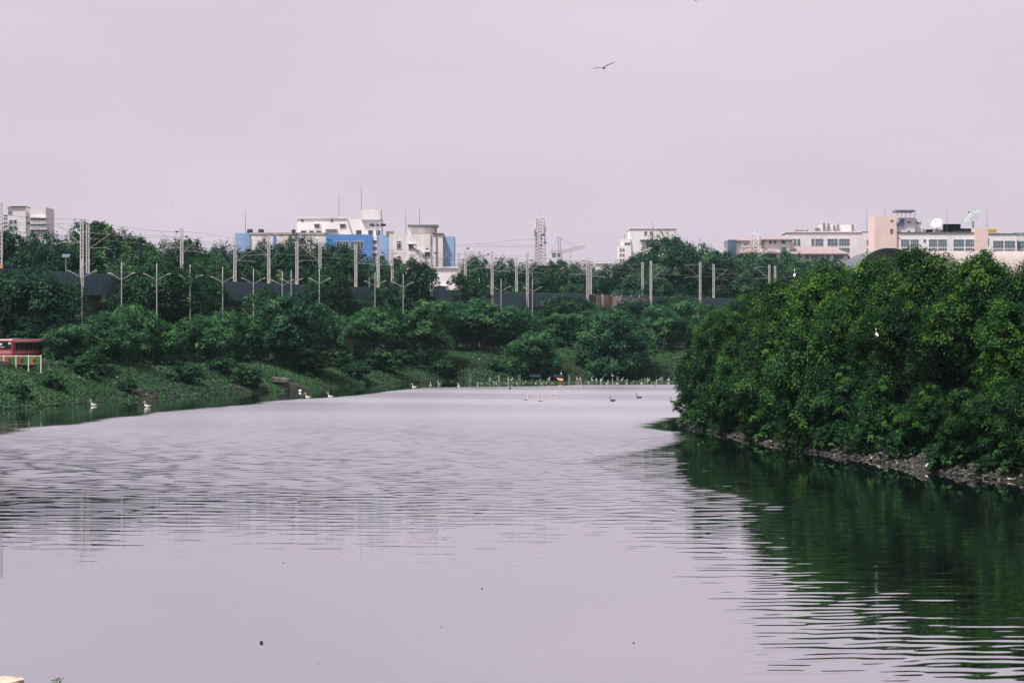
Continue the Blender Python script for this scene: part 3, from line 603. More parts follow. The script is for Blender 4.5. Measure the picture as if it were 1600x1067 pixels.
for y, hgt in ((374.5, 10.8), (388, 9)):
    for x0, x1 in ((1408,1420.5),(1423,1435),(1451.5,1464),(1466,1479),(1490,1506),(1508.5,1523.5)): B.win(x0, y, x1, y+hgt, 4, 0, GLASS_BLUE, nh=1)
    B.win(1443, y, 1446.5, y+4, 1, 0)
B.win(1542.5, 373, 1546, 384, 1, -1); 
for x in (1398, 1403): B.win(x, 372, x+3, 372.8, 1, 0)
B.block(1478, 349, 1506, 365, CREAM, 6, -6, 'plant_room'); B.block(1500, 356, 1524, 365, HAZED, 6, -6, 'plant_room'); B.block(1447, 357, 1480, 365, HAZED, 6, -7, 'plant_room'); B.block(1449, 358, 1460, 364.8, GREYSLAB, 3, -3, 'roof_unit')
for x in list(range(1466,1478,2)) + list(range(1493,1519,3)): a, z = B.loc(x, 364.5); MB().box(a-.22,a+.22,2,2.5,z,z+random.uniform(.5,1.5)).build('roof_vent', DARKSTEEL, B.root)

B = Bld('annex_block', 'white annex with dark window bays at the right frame edge', 875, 1575)
B.down(1541, 366, 1589, WHITE, 16); B.down(1588, 369, 1640, HAZED, 16, -3); B.slab(1543, 1588, 366, .4, GREYSLAB, .2, 16, .05, 'coping')
for y, hgt in ((376.5, 11), (390, 8)):
    for x0, x1 in ((1552,1567.5),(1570,1585.5),(1592,1606)): B.win(x0, y, x1, y+hgt, 4, 0 if x0 < 1590 else -3, GLASS_BLUE, nh=1)
B.block(1544, 358, 1558, 362.5, YELLOW, .6, -4, 'yellow_board')
for x in (1547,1555): a, z = B.loc(x, 362.4); MB().bar((a,4.3,z-1.0),(a,4.3,z+.1),.07).build('board_leg', GALV, B.root)
B.block(1568, 362.5, 1586, 365.9, WHITE, 6, -4, 'roof_tank'); B.block(1589, 363, 1620, 369, GREYSLAB, 8, -5, 'roof_shed')

# elevated station: ribbed barrel vault end and long beige roof
q, ang = via_at(1400, 0)
SD = 712
B = Bld('railway_station', 'elevated station with ribbed grey barrel vault and long beige roof at right', SD, 1390)
a, zs = B.loc(1338, 432); b_, zt = B.loc(1442, 388); _, z_t = B.loc(1390, 388); cx = (a+b_)/2; R = (b_-a)/2; hgt = z_t - zs
v = MB(); N_ = 28
prof = [(cx - R*math.cos(math.pi*k/N_), zs + hgt*math.sin(math.pi*k/N_)) for k in range(N_+1)]
for yy in (0, 40):
    for x, z in prof: v.v.append((x, yy, z))
for k in range(N_): v.f.append((k, k+1, N_+2+k, N_+1+k))
VAULT = mat('vault_sheet', (0.12,0.14,0.14), 0.8, 0.15, .6)
v.build('vault_roof', VAULT, B.root)
for k in range(9):
    s = 1.0 - k*0.012; MB().tube([((x-cx)*s+cx+ (k*0.15), -0.3+k*0.8, zs+(z-zs)*s+.12) for x, z in prof], 0.17, 5).build('arch_rib', mat('rib_grey', (.34,.36,.36)), B.root)
e_ = MB(); e_.v = [(x, 6, z) for x, z in prof]; e_.f = [tuple(range(N_+1))]; e_.build('end_wall', mat('vault_inner', (.20,.22,.21)), B.root)
MB().box(a-.5, b_+.5, 0, 40, 0, zs).build('podium', CONC, B.root)
a2, z1 = B.loc(1418, 390.5); b2_, z2 = B.loc(1680, 395); _, z3 = B.loc(1418, 440)
rf = MB(); k = 10; pr_ = [(3 + 7*math.sin(j/k*1.45), (z1-z3)*math.cos(j/k*1.5)) for j in range(k+1)]
rf.v = [(x, 14-p0, z3+p1) for x in (a2+6, b2_) for p0, p1 in pr_]
rf.f = [(j, k+1+j, k+2+j, j+1) for j in range(k)]; rf.build('beige_roof', BEIGE, B.root)
MB().box(a2+6.2, b2_, 5, 11, 0, z3+.4).build('platform_wall', CREAM, B.root)
for x in np.arange(a2+8, b2_, 3.0): MB().tube([(x, 14-p0-.03, z3+p1+.03) for p0, p1 in pr_], 0.05, 4).build('roof_seam', BEIGE, B.root)

# dishes, towers, cranes, antennas
def dish(label, px, py, D, rad, tilt, yaw, m, base_py, ribs=False):
    c = P(px, py, D); zb = P(px, base_py, D).z; o = thing('satellite_dish', label, 'satellite dish', (c.x, c.y, zb), yaw)
    h = c.z - zb; d = MB(); nr, na = 5, 24
    for i in range(nr+1):
        r_ = rad*i/nr
        for j in range(na): t_ = 6.283*j/na; d.v.append((r_*math.cos(t_), r_*math.sin(t_), 0.22*rad*(i/nr)**2))
    for i in range(nr):
        for j in range(na): d.f.append((i*na+j, i*na+(j+1)%na, (i+1)*na+(j+1)%na, (i+1)*na+j))
    bo = d.build('reflector', m, o, (0,0,h), True); bo.rotation_euler = Vector(tilt).to_track_quat('Z','Y').to_euler()
    md = bo.modifiers.new('s', 'SOLIDIFY'); md.thickness = 0.06
    if ribs:
        rb = MB()
        for j in range(14):
            t_ = 6.283*j/14; rb.tube([(rad*q_*math.cos(t_), rad*q_*math.sin(t_), 0.22*rad*q_*q_+.05) for q_ in (0.1,.4,.7,1)], .08, 4)
        for q_ in (.55, 1.0): rb.tube([(rad*q_*math.cos(6.283*j/24), rad*q_*math.sin(6.283*j/24), .22*rad*q_*q_+.06) for j in range(25)], .07, 4)
        rb.build('rib_frame', GREYSLAB, bo)
    fd = MB()
    for j in range(3): t_ = 2.1*j; fd.bar((rad*.8*math.cos(t_), rad*.8*math.sin(t_), .14*rad), (0,0,.85*rad), .05)
    fd.tube([(0,0,.75*rad),(0,0,.95*rad)], .18, 8).build('feed_horn', GREYSLAB, bo)
    MB().tube([(0,0,0),(0,0,h*.6),(0,.1,h)], [.35,.28,.2], 8).build('pedestal', GALV, o)
dish('large ribbed grey mesh satellite dish tilted to the sky on pink tower', 1520.5, 341, 867, 3.9, (-.60,-.36,.72), 0, mat('dish_mesh', (.36,.39,.38), .7, .1, 3), 357, True)
dish('round cream satellite dish facing the river on the office roof', 1464, 350, 866, 2.25, (-.38,-.72,.58), 0, WHITE_PAINT, 362)
def lattice(name, label, px, y0, y1, D, w0, w1, m, bays=14, extras=None, t=0.09):
    a = P(px, y1, D); h = P(px, y0, D).z - a.z; o = thing(name, label, 'tower', a, random.uniform(.2,.6)); lg = MB(); br = MB()
    cor = [(-1,-1),(1,-1),(1,1),(-1,1)]
    for sx, sy in cor: MB().tube([(sx*w0/2,sy*w0/2,0),(sx*w1/2,sy*w1/2,h)], t*1.3, 5).build('leg', m, o)
    for k in range(bays):
        f0, f1 = k/bays, (k+1)/bays; ww = lambda f: (w0+(w1-w0)*f)/2
        for i in range(4):
            (ax,ay),(bx,by) = cor[i], cor[(i+1)%4]; p0 = (ax*ww(f0),ay*ww(f0),h*f0); p1 = (bx*ww(f1),by*ww(f1),h*f1); br.bar(p0, p1, t*.7)
            br.bar((ax*ww(f1),ay*ww(f1),h*f1), p1, t*.7)
    br.build('bracing', m, o); return o, h
tg = mat('tower_grey', (.50,.47,.48), .7, .1)
tw, h = lattice('telecom_tower', 'tall grey lattice telecom tower with panel antennas on the centre skyline', 844, 342, 425, 700, 2.6, 2.0, tg, 16)
pole = MB().bar((0,0,h),(0,0,h+3.2),.07).build('spike', tg, tw)
for k in range(10):
    a = k*2.4; z = h*(.62 + .36*((k*7) % 10)/10); MB().box(-.16,.16,-.10,.10,-1.0,1.0).build('panel_antenna', WHITE_PAINT if k % 3 else GREYSLAB, tw, (1.65*math.cos(a), 1.65*math.sin(a), z)).rotation_euler = (0,0,a)
for k, z in enumerate((.55,.7,.5)): MB().tube([(0,0,0),(0,-.3,0)], .4, 12).build('drum_antenna', TEAL_P if k == 0 else GREYSLAB, tw, (1.0-.7*k, -1.4, h*z))
t2, h = lattice('radio_tower', 'white lattice tower with dishes in front of the brown roofed building', 1181, 366, 425, 700, 3.4, 2.0, WHITE_PAINT, 9)
for k in range(5): MB().box(-.15,.15,-.1,.1,-1.1,1.1).build('panel_antenna', WHITE_PAINT, t2, (1.5*math.cos(k*1.3), 1.5*math.sin(k*1.3), h*.86))
for k, (x, z) in enumerate(((1.3,.5),(-.2,.12),(-1.2,.7))): MB().tube([(0,0,0),(0,-.25,0)], .5, 12).build('drum_antenna', WHITE_PAINT, t2, (x,-1.7,h*z))
MB().tube([(-1,0,h),(0,0,h+1.2),(1,0,h)], .08, 4).build('cap', WHITE_PAINT, t2)
# crane with raised jib
D = 900; a = P(872, 425, D); o = thing('tower_crane', 'faded red tower crane with raised jib on the horizon', 'crane', a); h = P(872, 396, D).z - a.z
def truss(m_, p0, p1, w_, n_, t=.1):
    p0, p1 = Vector(p0), Vector(p1); d = (p1-p0).normalized(); up = Vector((0,0,1)) if abs(d.z) < .8 else Vector((1,0,0)); sd2 = d.cross(up).normalized(); up = sd2.cross(d)
    of = [sd2*w_/2, -sd2*w_/2, up*w_*.9]
    for q_ in of: m_.bar(p0+q_, p1+q_, t)
    for k in range(n_):
        x0, x1 = p0.lerp(p1, k/n_), p0.lerp(p1, (k+1)/n_)
        for i in range(3): m_.bar(x0+of[i], x1+of[(i+1)%3], t*.6)
m = MB(); truss(m, (0,0,0), (0,0,h), 1.8, 8); m.build('mast', CRANE_RED, o)
m = MB(); truss(m, (0,0,h), (0,0,h+6.6), 1.2, 5); m.build('apex_frame', CRANE_RED, o)
m = MB(); truss(m, (0.4,0,h), (10.8,0,h+2.2), 1.1, 14, .11); m.build('jib', CRANE_RED, o)
m = MB(); truss(m, (-3,0,h+.2), (0,0,h), 1.1, 4, .11); m.build('counter_jib', CRANE_RED, o)
MB().box(-2.4,-.9,-.8,.8,h-1.7,h+.2).build('counterweight', GREYSLAB, o); MB().box(-.4,.9,-1.3,-.2,h-1.4,h-.1).build('cab', GLASS_BLUE, o)
MB().bar((0,0,h+6.5),(8,0,h+2.4),.05).bar((0,0,h+6.5),(-2.8,0,h+.8),.05).bar((5,0,h+1.1),(5,0,h-1.2),.05).box(4.8,5.2,-.2,.2,h-1.8,h-1.2).build('hoist_rope', WIRE, o)
D = 900; a = P(838, 430, D); o = thing('tower_crane', 'pale tower crane with long level jib behind the telecom tower', 'crane', a); h = P(838, 386, D).z - a.z
m = MB(); truss(m, (0,0,0), (0,0,h+1), 1.6, 12); m.build('mast', tg, o)
m = MB(); truss(m, (1.5,0,h), (-36,0,h+.4), 1.1, 40, .07); m.build('jib', tg, o); MB().box(-28,-27,-.4,.4,h-1.0,h-.3).bar((0,0,h+3.4),(-24,0,h+1.3),.05).bar((0,0,h),(0,0,h+3.4),.2).build('trolley', GREYSLAB, o)
for i, (px, y0, y1, D, lab) in enumerate(((383.5,328,366,578,'thin antenna mast beside the black roof tanks'),(529.5,304,341,581,'tall thin antenna on the flat white upper storey'),(564.5,290,328,580,'tallest thin antenna on the roof tank room'),
     (634,322,368,556,'left thin antenna beside the roof pavilion'),(655.5,323,355,558,'right thin antenna above the roof pavilion'),(1020,346,374,699,'thin antenna in front of the stepped white building'),
     (1354.5,325,364,882,'thin mast on the office slab left of pink tower'),(1383,325,339,861,'thin mast on top of the pink stair tower'),(1479.5,325,366,862,'thin mast between the two satellite dishes'),(1542,327,366,877,'thin mast right of the ribbed dish'),(976,365,385,700,'short roof antenna at left of the stepped building'))):
    pole_thing('antenna_mast', lab, 'antenna', px, y0, y1, D, 0.06 if D < 600 else .08, 'thin rooftop antennas')

# floodlight mast, solar lamp, signal
q, _ = via_at(590, 14); a = Vector((q.x, q.y, gz(q.x,q.y))); zt = P(590.5, 352, q.y).z - a.z
o = thing('floodlight_mast', 'tall floodlight mast with a ring of lamps before the blue building', 'light mast', a)
MB().tube([(0,0,0),(0,0,zt)], [.28,.16], 8).build('pole', GALV, o); MB().tube([(1.1*math.cos(k*.785),1.1*math.sin(k*.785),zt-.1) for k in range(9)], .05, 4).bar((-1.1,0,zt-.1),(1.1,0,zt-.1),.05).bar((0,-1.1,zt-.1),(0,1.1,zt-.1),.05).build('ring_frame', GREYSLAB, o)
for k in range(8): MB().box(-.3,.3,-.15,.15,-.2,.22).build('floodlight', DARKSTEEL, o, (1.55*math.cos(k*.785), 1.55*math.sin(k*.785), zt+.05)).rotation_euler = (.5,0,k*.785)
q, _ = via_at(103, 1.0); a = Vector((q.x,q.y,16.2)); zt = P(103, 400, q.y).z - 16.2
o = thing('solar_lamp', 'small solar panel lamp on a thin post above the parapet', 'solar lamp', a)
MB().tube([(0,0,0),(0,0,zt)], .055, 6).build('post', GALV, o); MB().box(-.5,.5,-.35,.35,-.03,.03).build('solar_panel', GLASS_BLUE, o, (0,0,zt+.1)).rotation_euler = (math.radians(35),0,0)
MB().box(-.54,.54,-.40,.40,-.07,-.035).build('panel_frame', WHITE_PAINT, o, (0,0,zt+.1)).rotation_euler = (math.radians(35),0,0)
q, _ = via_at(577, 2); a = Vector((q.x,q.y,16.2)); o = thing('railway_signal', 'dark railway signal head on a short post beside the masts', 'signal', a); zt = P(577,421,q.y).z-16.2
MB().tube([(0,0,0),(0,0,zt-1)], .08, 6).build('post', GALV, o); MB().box(-.3,.3,-.12,.12,zt-1.5,zt+.3).build('signal_head', DARKSTEEL, o)
for k in range(3): MB().tube([(0,-.12,zt-1.2+k*.55),(0,-.35,zt-1.2+k*.55)], .16, 8).build('lamp_hood', TANK, o)
# hoarding boards on the viaduct edge
q0, _ = via_at(926, -0.9); q1, _ = via_at(1011, -0.9); L_ = (q1-q0).length; ang = math.atan2(q1.y-q0.y, q1.x-q0.x); zt = P(926, 460.5, q0.y).z; o = thing('hoarding', 'row of faded coloured poster boards on the viaduct parapet', 'hoarding', (q0.x,q0.y,zt), ang)
brd = [(0,.05,DARKSTEEL,2.6),(.07,.155,TAN_P,3.4),(.16,.18,WHITE_PAINT,3.4),(.19,.285,TAN_P,3.6),(.29,.345,mat('poster_rust',(.30,.12,.08),.8,.4,3),2.4),(.35,.42,PALE_P,4.0),(.425,.50,PALE_P,3.8),(.505,.60,TEAL_P,3.0),(.61,.72,GREYSLAB,2.6),(.73,.80,TAN_P,2.6),(.81,.90,GREYSLAB,2.6),(.91,.99,TAN_P,3.0)]
for k, (f0, f1, mm_, hh) in enumerate(brd): MB().box(f0*L_, f1*L_, -.12-.02*(k%2), 0, -hh, random.uniform(-.5,0)).build('poster_board', mm_, o)
for f in (.03,.165,.34,.52,.7,.86): MB().box(f*L_-.06,f*L_+.06,-.02,.12,-3.4,.25).build('board_post', GALV, o)
for k in range(4): MB().box((.43+.015*k)*L_, (.437+.015*k)*L_, -.18, -.141, -2.8, -1.0-.2*k).build('printed_mark', GREYSLAB, o)
for k in range(4): MB().box(.52*L_, (.585-.006*k)*L_, -.18, -.141, -.95-.45*k, -.75-.45*k).build('printed_mark', PALE_P, o)

# ------------------------------------------------------------------ bus and fence at the left
D = 304; a = P(6, 560, D); z0 = P(6, 529.5, D).z - 3.2
o = thing('city_bus', 'red city bus with dark windows behind the bannered fence', 'bus', (a.x, a.y, z0), math.radians(-13))
s = MB().box(-1.27,1.27,0,10.8,.45,3.0); s.add([(-1.27,0,3.0),(1.27,0,3.0),(1.27,10.8,3.0),(-1.27,10.8,3.0),(-1.1,.12,3.16),(1.1,.12,3.16),(1.1,10.6,3.16),(-1.1,10.6,3.16)],[(4,5,6,7),(0,1,5,4),(1,2,6,5),(2,3,7,6),(3,0,4,7)])
s.build('body', RED, o)
MB().box(-1.08,1.08,-.03,.02,1.85,2.85).build('rear_window', BUSGLASS, o)
MB().box(-.9,.1,-.045,-.031,2.05,2.13).box(-.55,-.25,-.045,-.031,2.35,2.62).box(.72,1.0,-.045,-.031,2.45,2.75).build('window_sticker', WHITE_PAINT, o)
MB().box(-1.15,1.15,-.03,.02,1.15,1.6).build('rear_panel', mat('bus_pink', (.50,.19,.19)), o)
for k in range(7): MB().box(1.25,1.30,.9+k*1.38,2.1+k*1.38,1.75,2.72).build('side_window', BUSGLASS, o)
MB().box(1.26,1.285,.3,10.6,2.76,2.98).build('roof_band', mat('bus_roof_pink', (.62,.45,.46)), o); MB().box(-.7,.7,3,6,3.16,3.3).build('roof_unit', GREYSLAB, o); MB().box(1.26,1.29,.2,10.6,1.2,1.5).build('side_stripe', mat('bus_pink', (.5,.19,.19)), o)
for sx in (-1, 1):
    for y in (2.3, 8.2):
        w_ = MB().tube([(sx*1.0,y,.5),(sx*1.29,y,.5)], .5, 16).build('wheel', TANK, o); MB().tube([(sx*1.2,y,.5),(sx*1.31,y,.5)], .26, 12).build('rim', GALV, w_)
    MB().box(sx*1.0-.12, sx*1.0+.12, -.04, .02, .8, 1.05).build('tail_light', ORANGE_P, o)
a = P(-34, 572, 292); o = thing('bannered_fence', 'white post fence hung with green and orange banners beside the bus', 'fence', (a.x, a.y, gz(a.x, a.y)))
fz = lambda py: P(0, py, 292).z - o.location.z
xs = [P(x, 572, 292).x - o.location.x for x in (-34,-14,6,25,44.5,64)]
for x in xs: MB().box(x-.06,x+.06,-.06,.06,-1.2,fz(554.5)).build('post', WHITE_PAINT, o)
for k in range(5):
    MB().box(xs[k]+.085, xs[k+1]-.085, -.05,.05, fz(557), fz(555.6)).build('rail', WHITE_PAINT, o)
    c = (xs[k]+xs[k+1])/2
    MB().box(xs[k]+.09, c+(.1*(k%3)), -.02,.01, fz(569.5), fz(557.2)).build('banner', [ORANGE_P, ORANGE_P, ORANGE_P, ORANGE_P, YELLOW_P][k], o)
    MB().box(c+.02+(.1*(k%3)), xs[k+1]-.09, -.02,.01, fz(570), fz(557.2)).build('banner', [GREEN_P,YELLOW_P,GREEN_P,GREEN_P,GREEN_P][k], o)
    MB().box(c-.2, c+.12, -.035,-.022, fz(566), fz(561)).build('banner_print', TANK, o)
for i, (x, top) in enumerate(((628.5,547),(637.5,545))):
    D = DL(x, 15); p = P(x, 556, D); p.z = gz(p.x, p.y); tag(MB().box(-.14,.14,-.14,.14,-.3,P(0,top,D).z-p.z).box(-.17,.17,-.17,.17,P(0,top,D).z-p.z,P(0,top,D).z-p.z+.08).build('gate_post', mat('post_green', (.42,.50,.42)), None, p), ['left one of two pale posts on the bank near the slim tree','right one of two pale posts on the bank near the slim tree'][i], 'post', 'pale posts on the bank')
D = DL(546, 11); p = P(546, 556, D); p.z = gz(p.x,p.y); o = thing('kiosk', 'narrow green kiosk with rusty orange top among the bushes', 'kiosk', p); zt = P(0,536,D).z-p.z
MB().box(-.6,.6,-.4,.4,-.2,zt).build('cabinet', mat('kiosk_green', (.10,.19,.10)), o); MB().box(-.8,.5,-.5,.5,zt,zt+.45).build('top', ORANGE_P, o); MB().box(-.45,.1,-.43,-.4,.3,zt-.4).build('door', DARKSTEEL, o)

# broken outfall on the left bank
D = 346; a = P(440, 610, D); o = thing('outfall', 'broken dark concrete outfall block standing in the water by the bank', 'outfall', (a.x, a.y+1.2, 0))
MB().add([(-1.0,-.6,-.8),(1.1,-.6,-.8),(1.1,1.6,-.8),(-1.0,1.6,-.8),(-.9,-.5,1.35),(.85,-.55,1.2),(.9,1.5,1.4),(-.8,1.5,1.5)],[(0,3,2,1),(4,5,6,7),(0,1,5,4),(1,2,6,5),(2,3,7,6),(3,0,4,7)]).build('pier', CONC_DARK, o)
MB().add([(-1.7,-1,1.45),(.9,-1.05,1.3),(1.0,1.9,1.45),(-1.6,2,1.6),(-1.6,-.9,2.05),(.8,-.95,1.75),(.9,1.8,1.9),(-1.5,1.9,2.2)],[(0,3,2,1),(4,5,6,7),(0,1,5,4),(1,2,6,5),(2,3,7,6),(3,0,4,7)]).build('broken_slab', CONC_DARK, o)
MB().add([(.9,-.5,.9),(4.6,.2,-.3),(4.6,1.2,-.3),(.9,.6,.9),(.9,-.5,1.4),(4.8,.2,.1),(4.8,1.2,.1),(.9,.6,1.4)],[(0,3,2,1),(4,5,6,7),(0,1,5,4),(1,2,6,5),(2,3,7,6),(3,0,4,7)]).build('fallen_beam', CONC_DARK, o)

# ------------------------------------------------------------------ trees
D_land = lambda px, dmin, lo=120.0: DL(px, dmin, lo)
# behind the viaduct: (px, top, width, D, variant, tint)
T_BACK = [(12,362,120,372,0,(.75,.85,.95)),(70,366,110,385,1,(.72,.82,.9)),(142,350,140,392,2,(1.15,1.15,.95)),(205,370,120,404,0,(1,1,.9)),(222,392,120,380,1,(.9,.95,.9)),(268,379,110,420,1,(.85,.85,.85)),(300,377,80,412,2,(.9,.9,.85)),(345,386,100,430,0,(1,1,.95)),
          (330,400,110,400,1,(1.1,1.15,.8)),(392,392,90,440,2,(.8,.9,.95)),(425,380,90,446,0,(.85,.95,.9)),(472,373,110,455,1,(.85,.95,.9)),(525,383,110,462,0,(.9,1,1)),(548,390,90,470,2,(.95,1,1)),(585,404,80,480,1,(.9,1,.95)),(620,418,90,485,0,(.8,.9,.95)),(660,414,80,490,2,(.8,.9,.95)),
          (725,414,60,520,1,(1,1,1)),(745,402,70,540,0,(.9,1,1)),(790,408,90,520,1,(.9,.98,.95)),(840,414,80,540,0,(.95,1,1)),(872,409,90,560,2,(1,1.05,1)),(915,414,80,555,1,(.9,1,1)),(955,414,80,565,0,(.85,.95,1)),(990,404,70,580,2,(.9,1,1)),
          (1045,371,120,600,0,(1,1.05,1)),(1090,386,110,610,1,(1,1.05,.95)),(1010,425,110,540,1,(.9,1,1)),(1125,395,110,600,2,(.9,1,.95)),(1170,396,120,620,0,(.85,1,.95)),(1232,398,130,640,1,(.85,1,.95)),(1290,406,120,660,2,(.9,1,.95)),(1340,420,110,650,1,(.9,1,.95))]
T_MID = [(36,419,200,300,'S',0,(.9,1,1)),(105,478,90,312,'B',0,(.75,.85,.9)),(250,409,185,345,'S',1,(.85,1,.85)),(302,412,100,352,'S',0,(.9,1.05,.9)),(60,490,120,305,'B',1,(.6,.7,.8)),(175,462,70,330,'T',0,(.7,.85,.85)),
         (418,450,84,352,'S',1,(1,1.1,.8)),(512,418,78,398,'T',1,(.8,.95,.9)),(488,438,50,392,'T',2,(.8,.9,.9)),(603,440,60,412,'T',0,(.7,.85,.85)),(636,405,88,410,'T',1,(.6,.78,.8)),(730,428,64,428,'T',2,(.85,.95,.9)),(770,480,76,430,'T',0,(.8,.95,.9)),
         (880,462,110,446,'T',1,(.85,1,.9)),(910,470,90,455,'B',0,(.85,1,.9)),(985,470,80,470,'T',2,(.75,.85,.85)),(1060,462,110,490,'T',0,(.95,1.1,.95)),(1115,492,90,505,'B',1,(.9,1.05,.95)),(1100,475,60,500,'T',2,(.9,1,.95)),(560,470,80,400,'B',2,(.7,.85,.85)),(820,482,90,440,'B',1,(.85,1,.9)),
         (1030,500,90,480,'B',2,(.85,1,.95))]
T_FRONT = [(455,538,64,340,'B',0,(.7,.85,.8)),(650,540,40,395,'B',1,(.7,.85,.8)),(118,508,104,290,'B',0,(1.15,1.15,1)),(165,490,100,293,'B',1,(.95,1.05,.85)),(205,478,110,297,'B',2,(1,1.1,.85)),(252,505,80,296,'B',0,(.95,1.1,.8)),(310,494,100,312,'B',1,(1.05,1.2,.85)),(352,488,100,322,'B',2,(.9,1.05,.85)),
           (428,462,150,328,'T',1,(.62,.78,.8)),(395,500,80,330,'B',0,(.8,.95,.85)),(470,480,80,338,'B',2,(.7,.85,.8)),(508,485,80,348,'B',1,(1,1.05,.95)),(545,495,70,356,'B',0,(.95,1.1,.85)),(580,482,90,366,'T',0,(.95,1.15,.85)),(607,478,60,384,'B',1,(.65,.8,.8)),
           (671,470,84,388,'T',2,(1.25,1.25,1.05)),(715,472,80,402,'T',2,(.95,1.05,.95)),(750,468,100,415,'T',0,(.9,1,.95)),(800,480,80,428,'T',1,(.85,1,.9)),(838,519,92,402,'B',0,(.95,1.1,.9)),(880,490,90,438,'T',2,(.9,1.05,.9)),(925,486,80,436,'T',1,(.95,1.05,.85)),
           (963,484,112,412,'B',1,(.95,1.05,.9)),(955,530,90,408,'B',2,(.8,.95,.9)),(1025,478,70,448,'T',0,(.95,1.1,.95)),(1072,472,90,455,'T',1,(.95,1.1,.95)),(640,490,60,400,'B',1,(.6,.75,.75)),(780,500,60,432,'T',2,(.8,.9,.9))]
VS = {'S': V_SPREAD, 'B': V_BUSHY, 'T': V_TREE}
PLB = [(0,'below the far left tower'),(110,'behind the near mast pair'),(240,'left of the lone mast'),(290,'right of the lone mast'),(370,'in front of the blue and white building'),(600,'before the stained white block'),(700,'right of the small white hut'),
       (800,'around the telecom tower'),(900,'near the crane'),(990,'before the stepped white building'),(1080,'left of the brown roofs'),(1150,'below the brown roofs'),(1270,'below the long office slab')]
def phrase(px):
    t_ = PLB[0][1]
    for x, s_ in PLB:
        if px >= x: t_ = s_
    return t_
DARKW = lambda t_: 'dark' if t_[1] < .9 else ('bright' if t_[1] > 1.08 else 'mid')
def order(lst): return {id(q_): i for i, q_ in enumerate(sorted(lst, key=lambda r_: r_[0]))}
od = order(T_BACK)
for q_ in T_BACK:
    px, top, wd, D, vi, tint = q_; D += 62; tint = tuple(c_*1.2 for c_ in tint)
    plant('broadleaf_tree', f'{DARKW(tint)} green tree {phrase(px)}, {ORD[od[id(q_)]]} from left', 'tree', V_BIG[vi], px, top, wd*1.12, D, tint, 'tall trees behind the viaduct', base=4.8)
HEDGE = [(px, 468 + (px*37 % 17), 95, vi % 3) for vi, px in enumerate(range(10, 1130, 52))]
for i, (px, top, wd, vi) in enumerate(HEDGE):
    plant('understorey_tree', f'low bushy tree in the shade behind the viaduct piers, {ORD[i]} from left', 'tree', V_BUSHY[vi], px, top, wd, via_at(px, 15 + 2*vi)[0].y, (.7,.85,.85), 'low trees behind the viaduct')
od = order(T_MID)
SPR = {'S': 'flat-topped spreading', 'B': 'bushy', 'T': 'rounded'}
for q_ in T_MID:
    px, top, wd, D, vt, vi, tint = q_; D = via_at(px, -5.0 - 2.5*(vi % 3) + (2 if vt == 'S' else 0))[0].y
    tint = tuple(c_*0.92 for c_ in tint)
    plant('roadside_tree', f'{DARKW(tint)} green {SPR[vt]} tree before the viaduct parapet, {ORD[od[id(q_)]]} from left', 'tree', VS[vt][vi], px, top, wd*1.08, D, tint, 'roadside trees before the viaduct')
FR = {671:'slim light green tree with bare trunk on the bank', 838:'round green bush-like tree at the far waterline', 428:'dark leaning tree above the broken outfall', 118:'grey-green bush-like tree beside the red bus', 963:'large rounded tree at the waterline right of the orange tarpaulin'}
od = order(T_FRONT)
for q_ in T_FRONT:
    px, top, wd, D, vt, vi, tint = q_; D = D_land(px, {671:7,838:1.5,963:4,955:1.5,428:11}.get(px, (12.5 if px < 640 else 22.0) + 2.0*vi), 255 if px < 1000 else 380)
    tint = tuple(c_*(1.6 if D < 370 else 1.5) for c_ in tint)
    plant('bank_tree', FR.get(px, f'{DARKW(tint)} green {SPR[vt]} tree along the far bank top, {ORD[od[id(q_)]]} from left'), 'tree', VS[vt][vi], px, top, wd*1.1, D, tint, 'trees along the far river bank', base=(gz((px-800)/F*D, D) if px not in (838, 955) else 0.3))
# right bank thicket
T_RIGHT = [(1098,512,95,216,'L',0,(0.80,0.90,1.00)),(1125,492,110,222,'N',0,(0.80,0.90,0.90)),(1165,462,130,219,'N',1,(0.90,1.00,0.80)),(1218,436,150,213,'N',2,(1.08,1.08,0.80)),(1290,422,170,208,'N',0,(1.16,1.16,0.80)),(1368,402,190,203,'N',1,(1.16,1.16,0.70)),(1445,398,180,196,'N',2,(1.00,1.00,0.80)),(1535,404,190,186,'N',0,(0.90,0.96,0.70)),(1622,408,200,178,'N',1,(0.70,0.80,0.70)),
           (1085,560,75,212,'L',1,(0.70,0.80,0.90)),(1140,560,120,203,'L',0,(0.70,0.84,0.90)),(1195,530,140,200,'L',1,(0.90,0.96,0.90)),(1258,505,150,188,'L',0,(0.80,0.90,0.80)),(1232,585,110,184,'L',1,(0.60,0.76,0.80)),(1330,478,170,182,'N',2,(0.80,0.90,0.80)),(1310,570,130,174,'L',1,(0.60,0.76,0.80)),(1402,470,170,174,'N',0,(0.60,0.72,0.70)),(1372,590,110,166,'L',0,(0.70,0.84,0.90)),
           (1478,480,180,165,'N',1,(0.44,0.56,0.50)),(1448,600,110,157,'L',1,(0.70,0.90,0.70)),(1505,610,110,151,'L',0,(0.40,0.56,0.60)),(1590,478,190,156,'N',2,(1.16,1.24,0.80)),(1560,600,120,146,'L',1,(0.50,0.64,0.60)),(1625,560,140,146,'L',0,(0.60,0.70,0.70)),
           (1250,470,150,225,'N',2,(0.60,0.80,0.80)),(1340,445,160,222,'N',1,(0.60,0.80,0.80)),(1430,440,170,214,'N',0,(0.60,0.80,0.80)),(1520,450,180,206,'N',2,(0.60,0.80,0.80)),(1600,455,180,198,'N',1,(0.60,0.80,0.80))]
od = order(T_RIGHT)
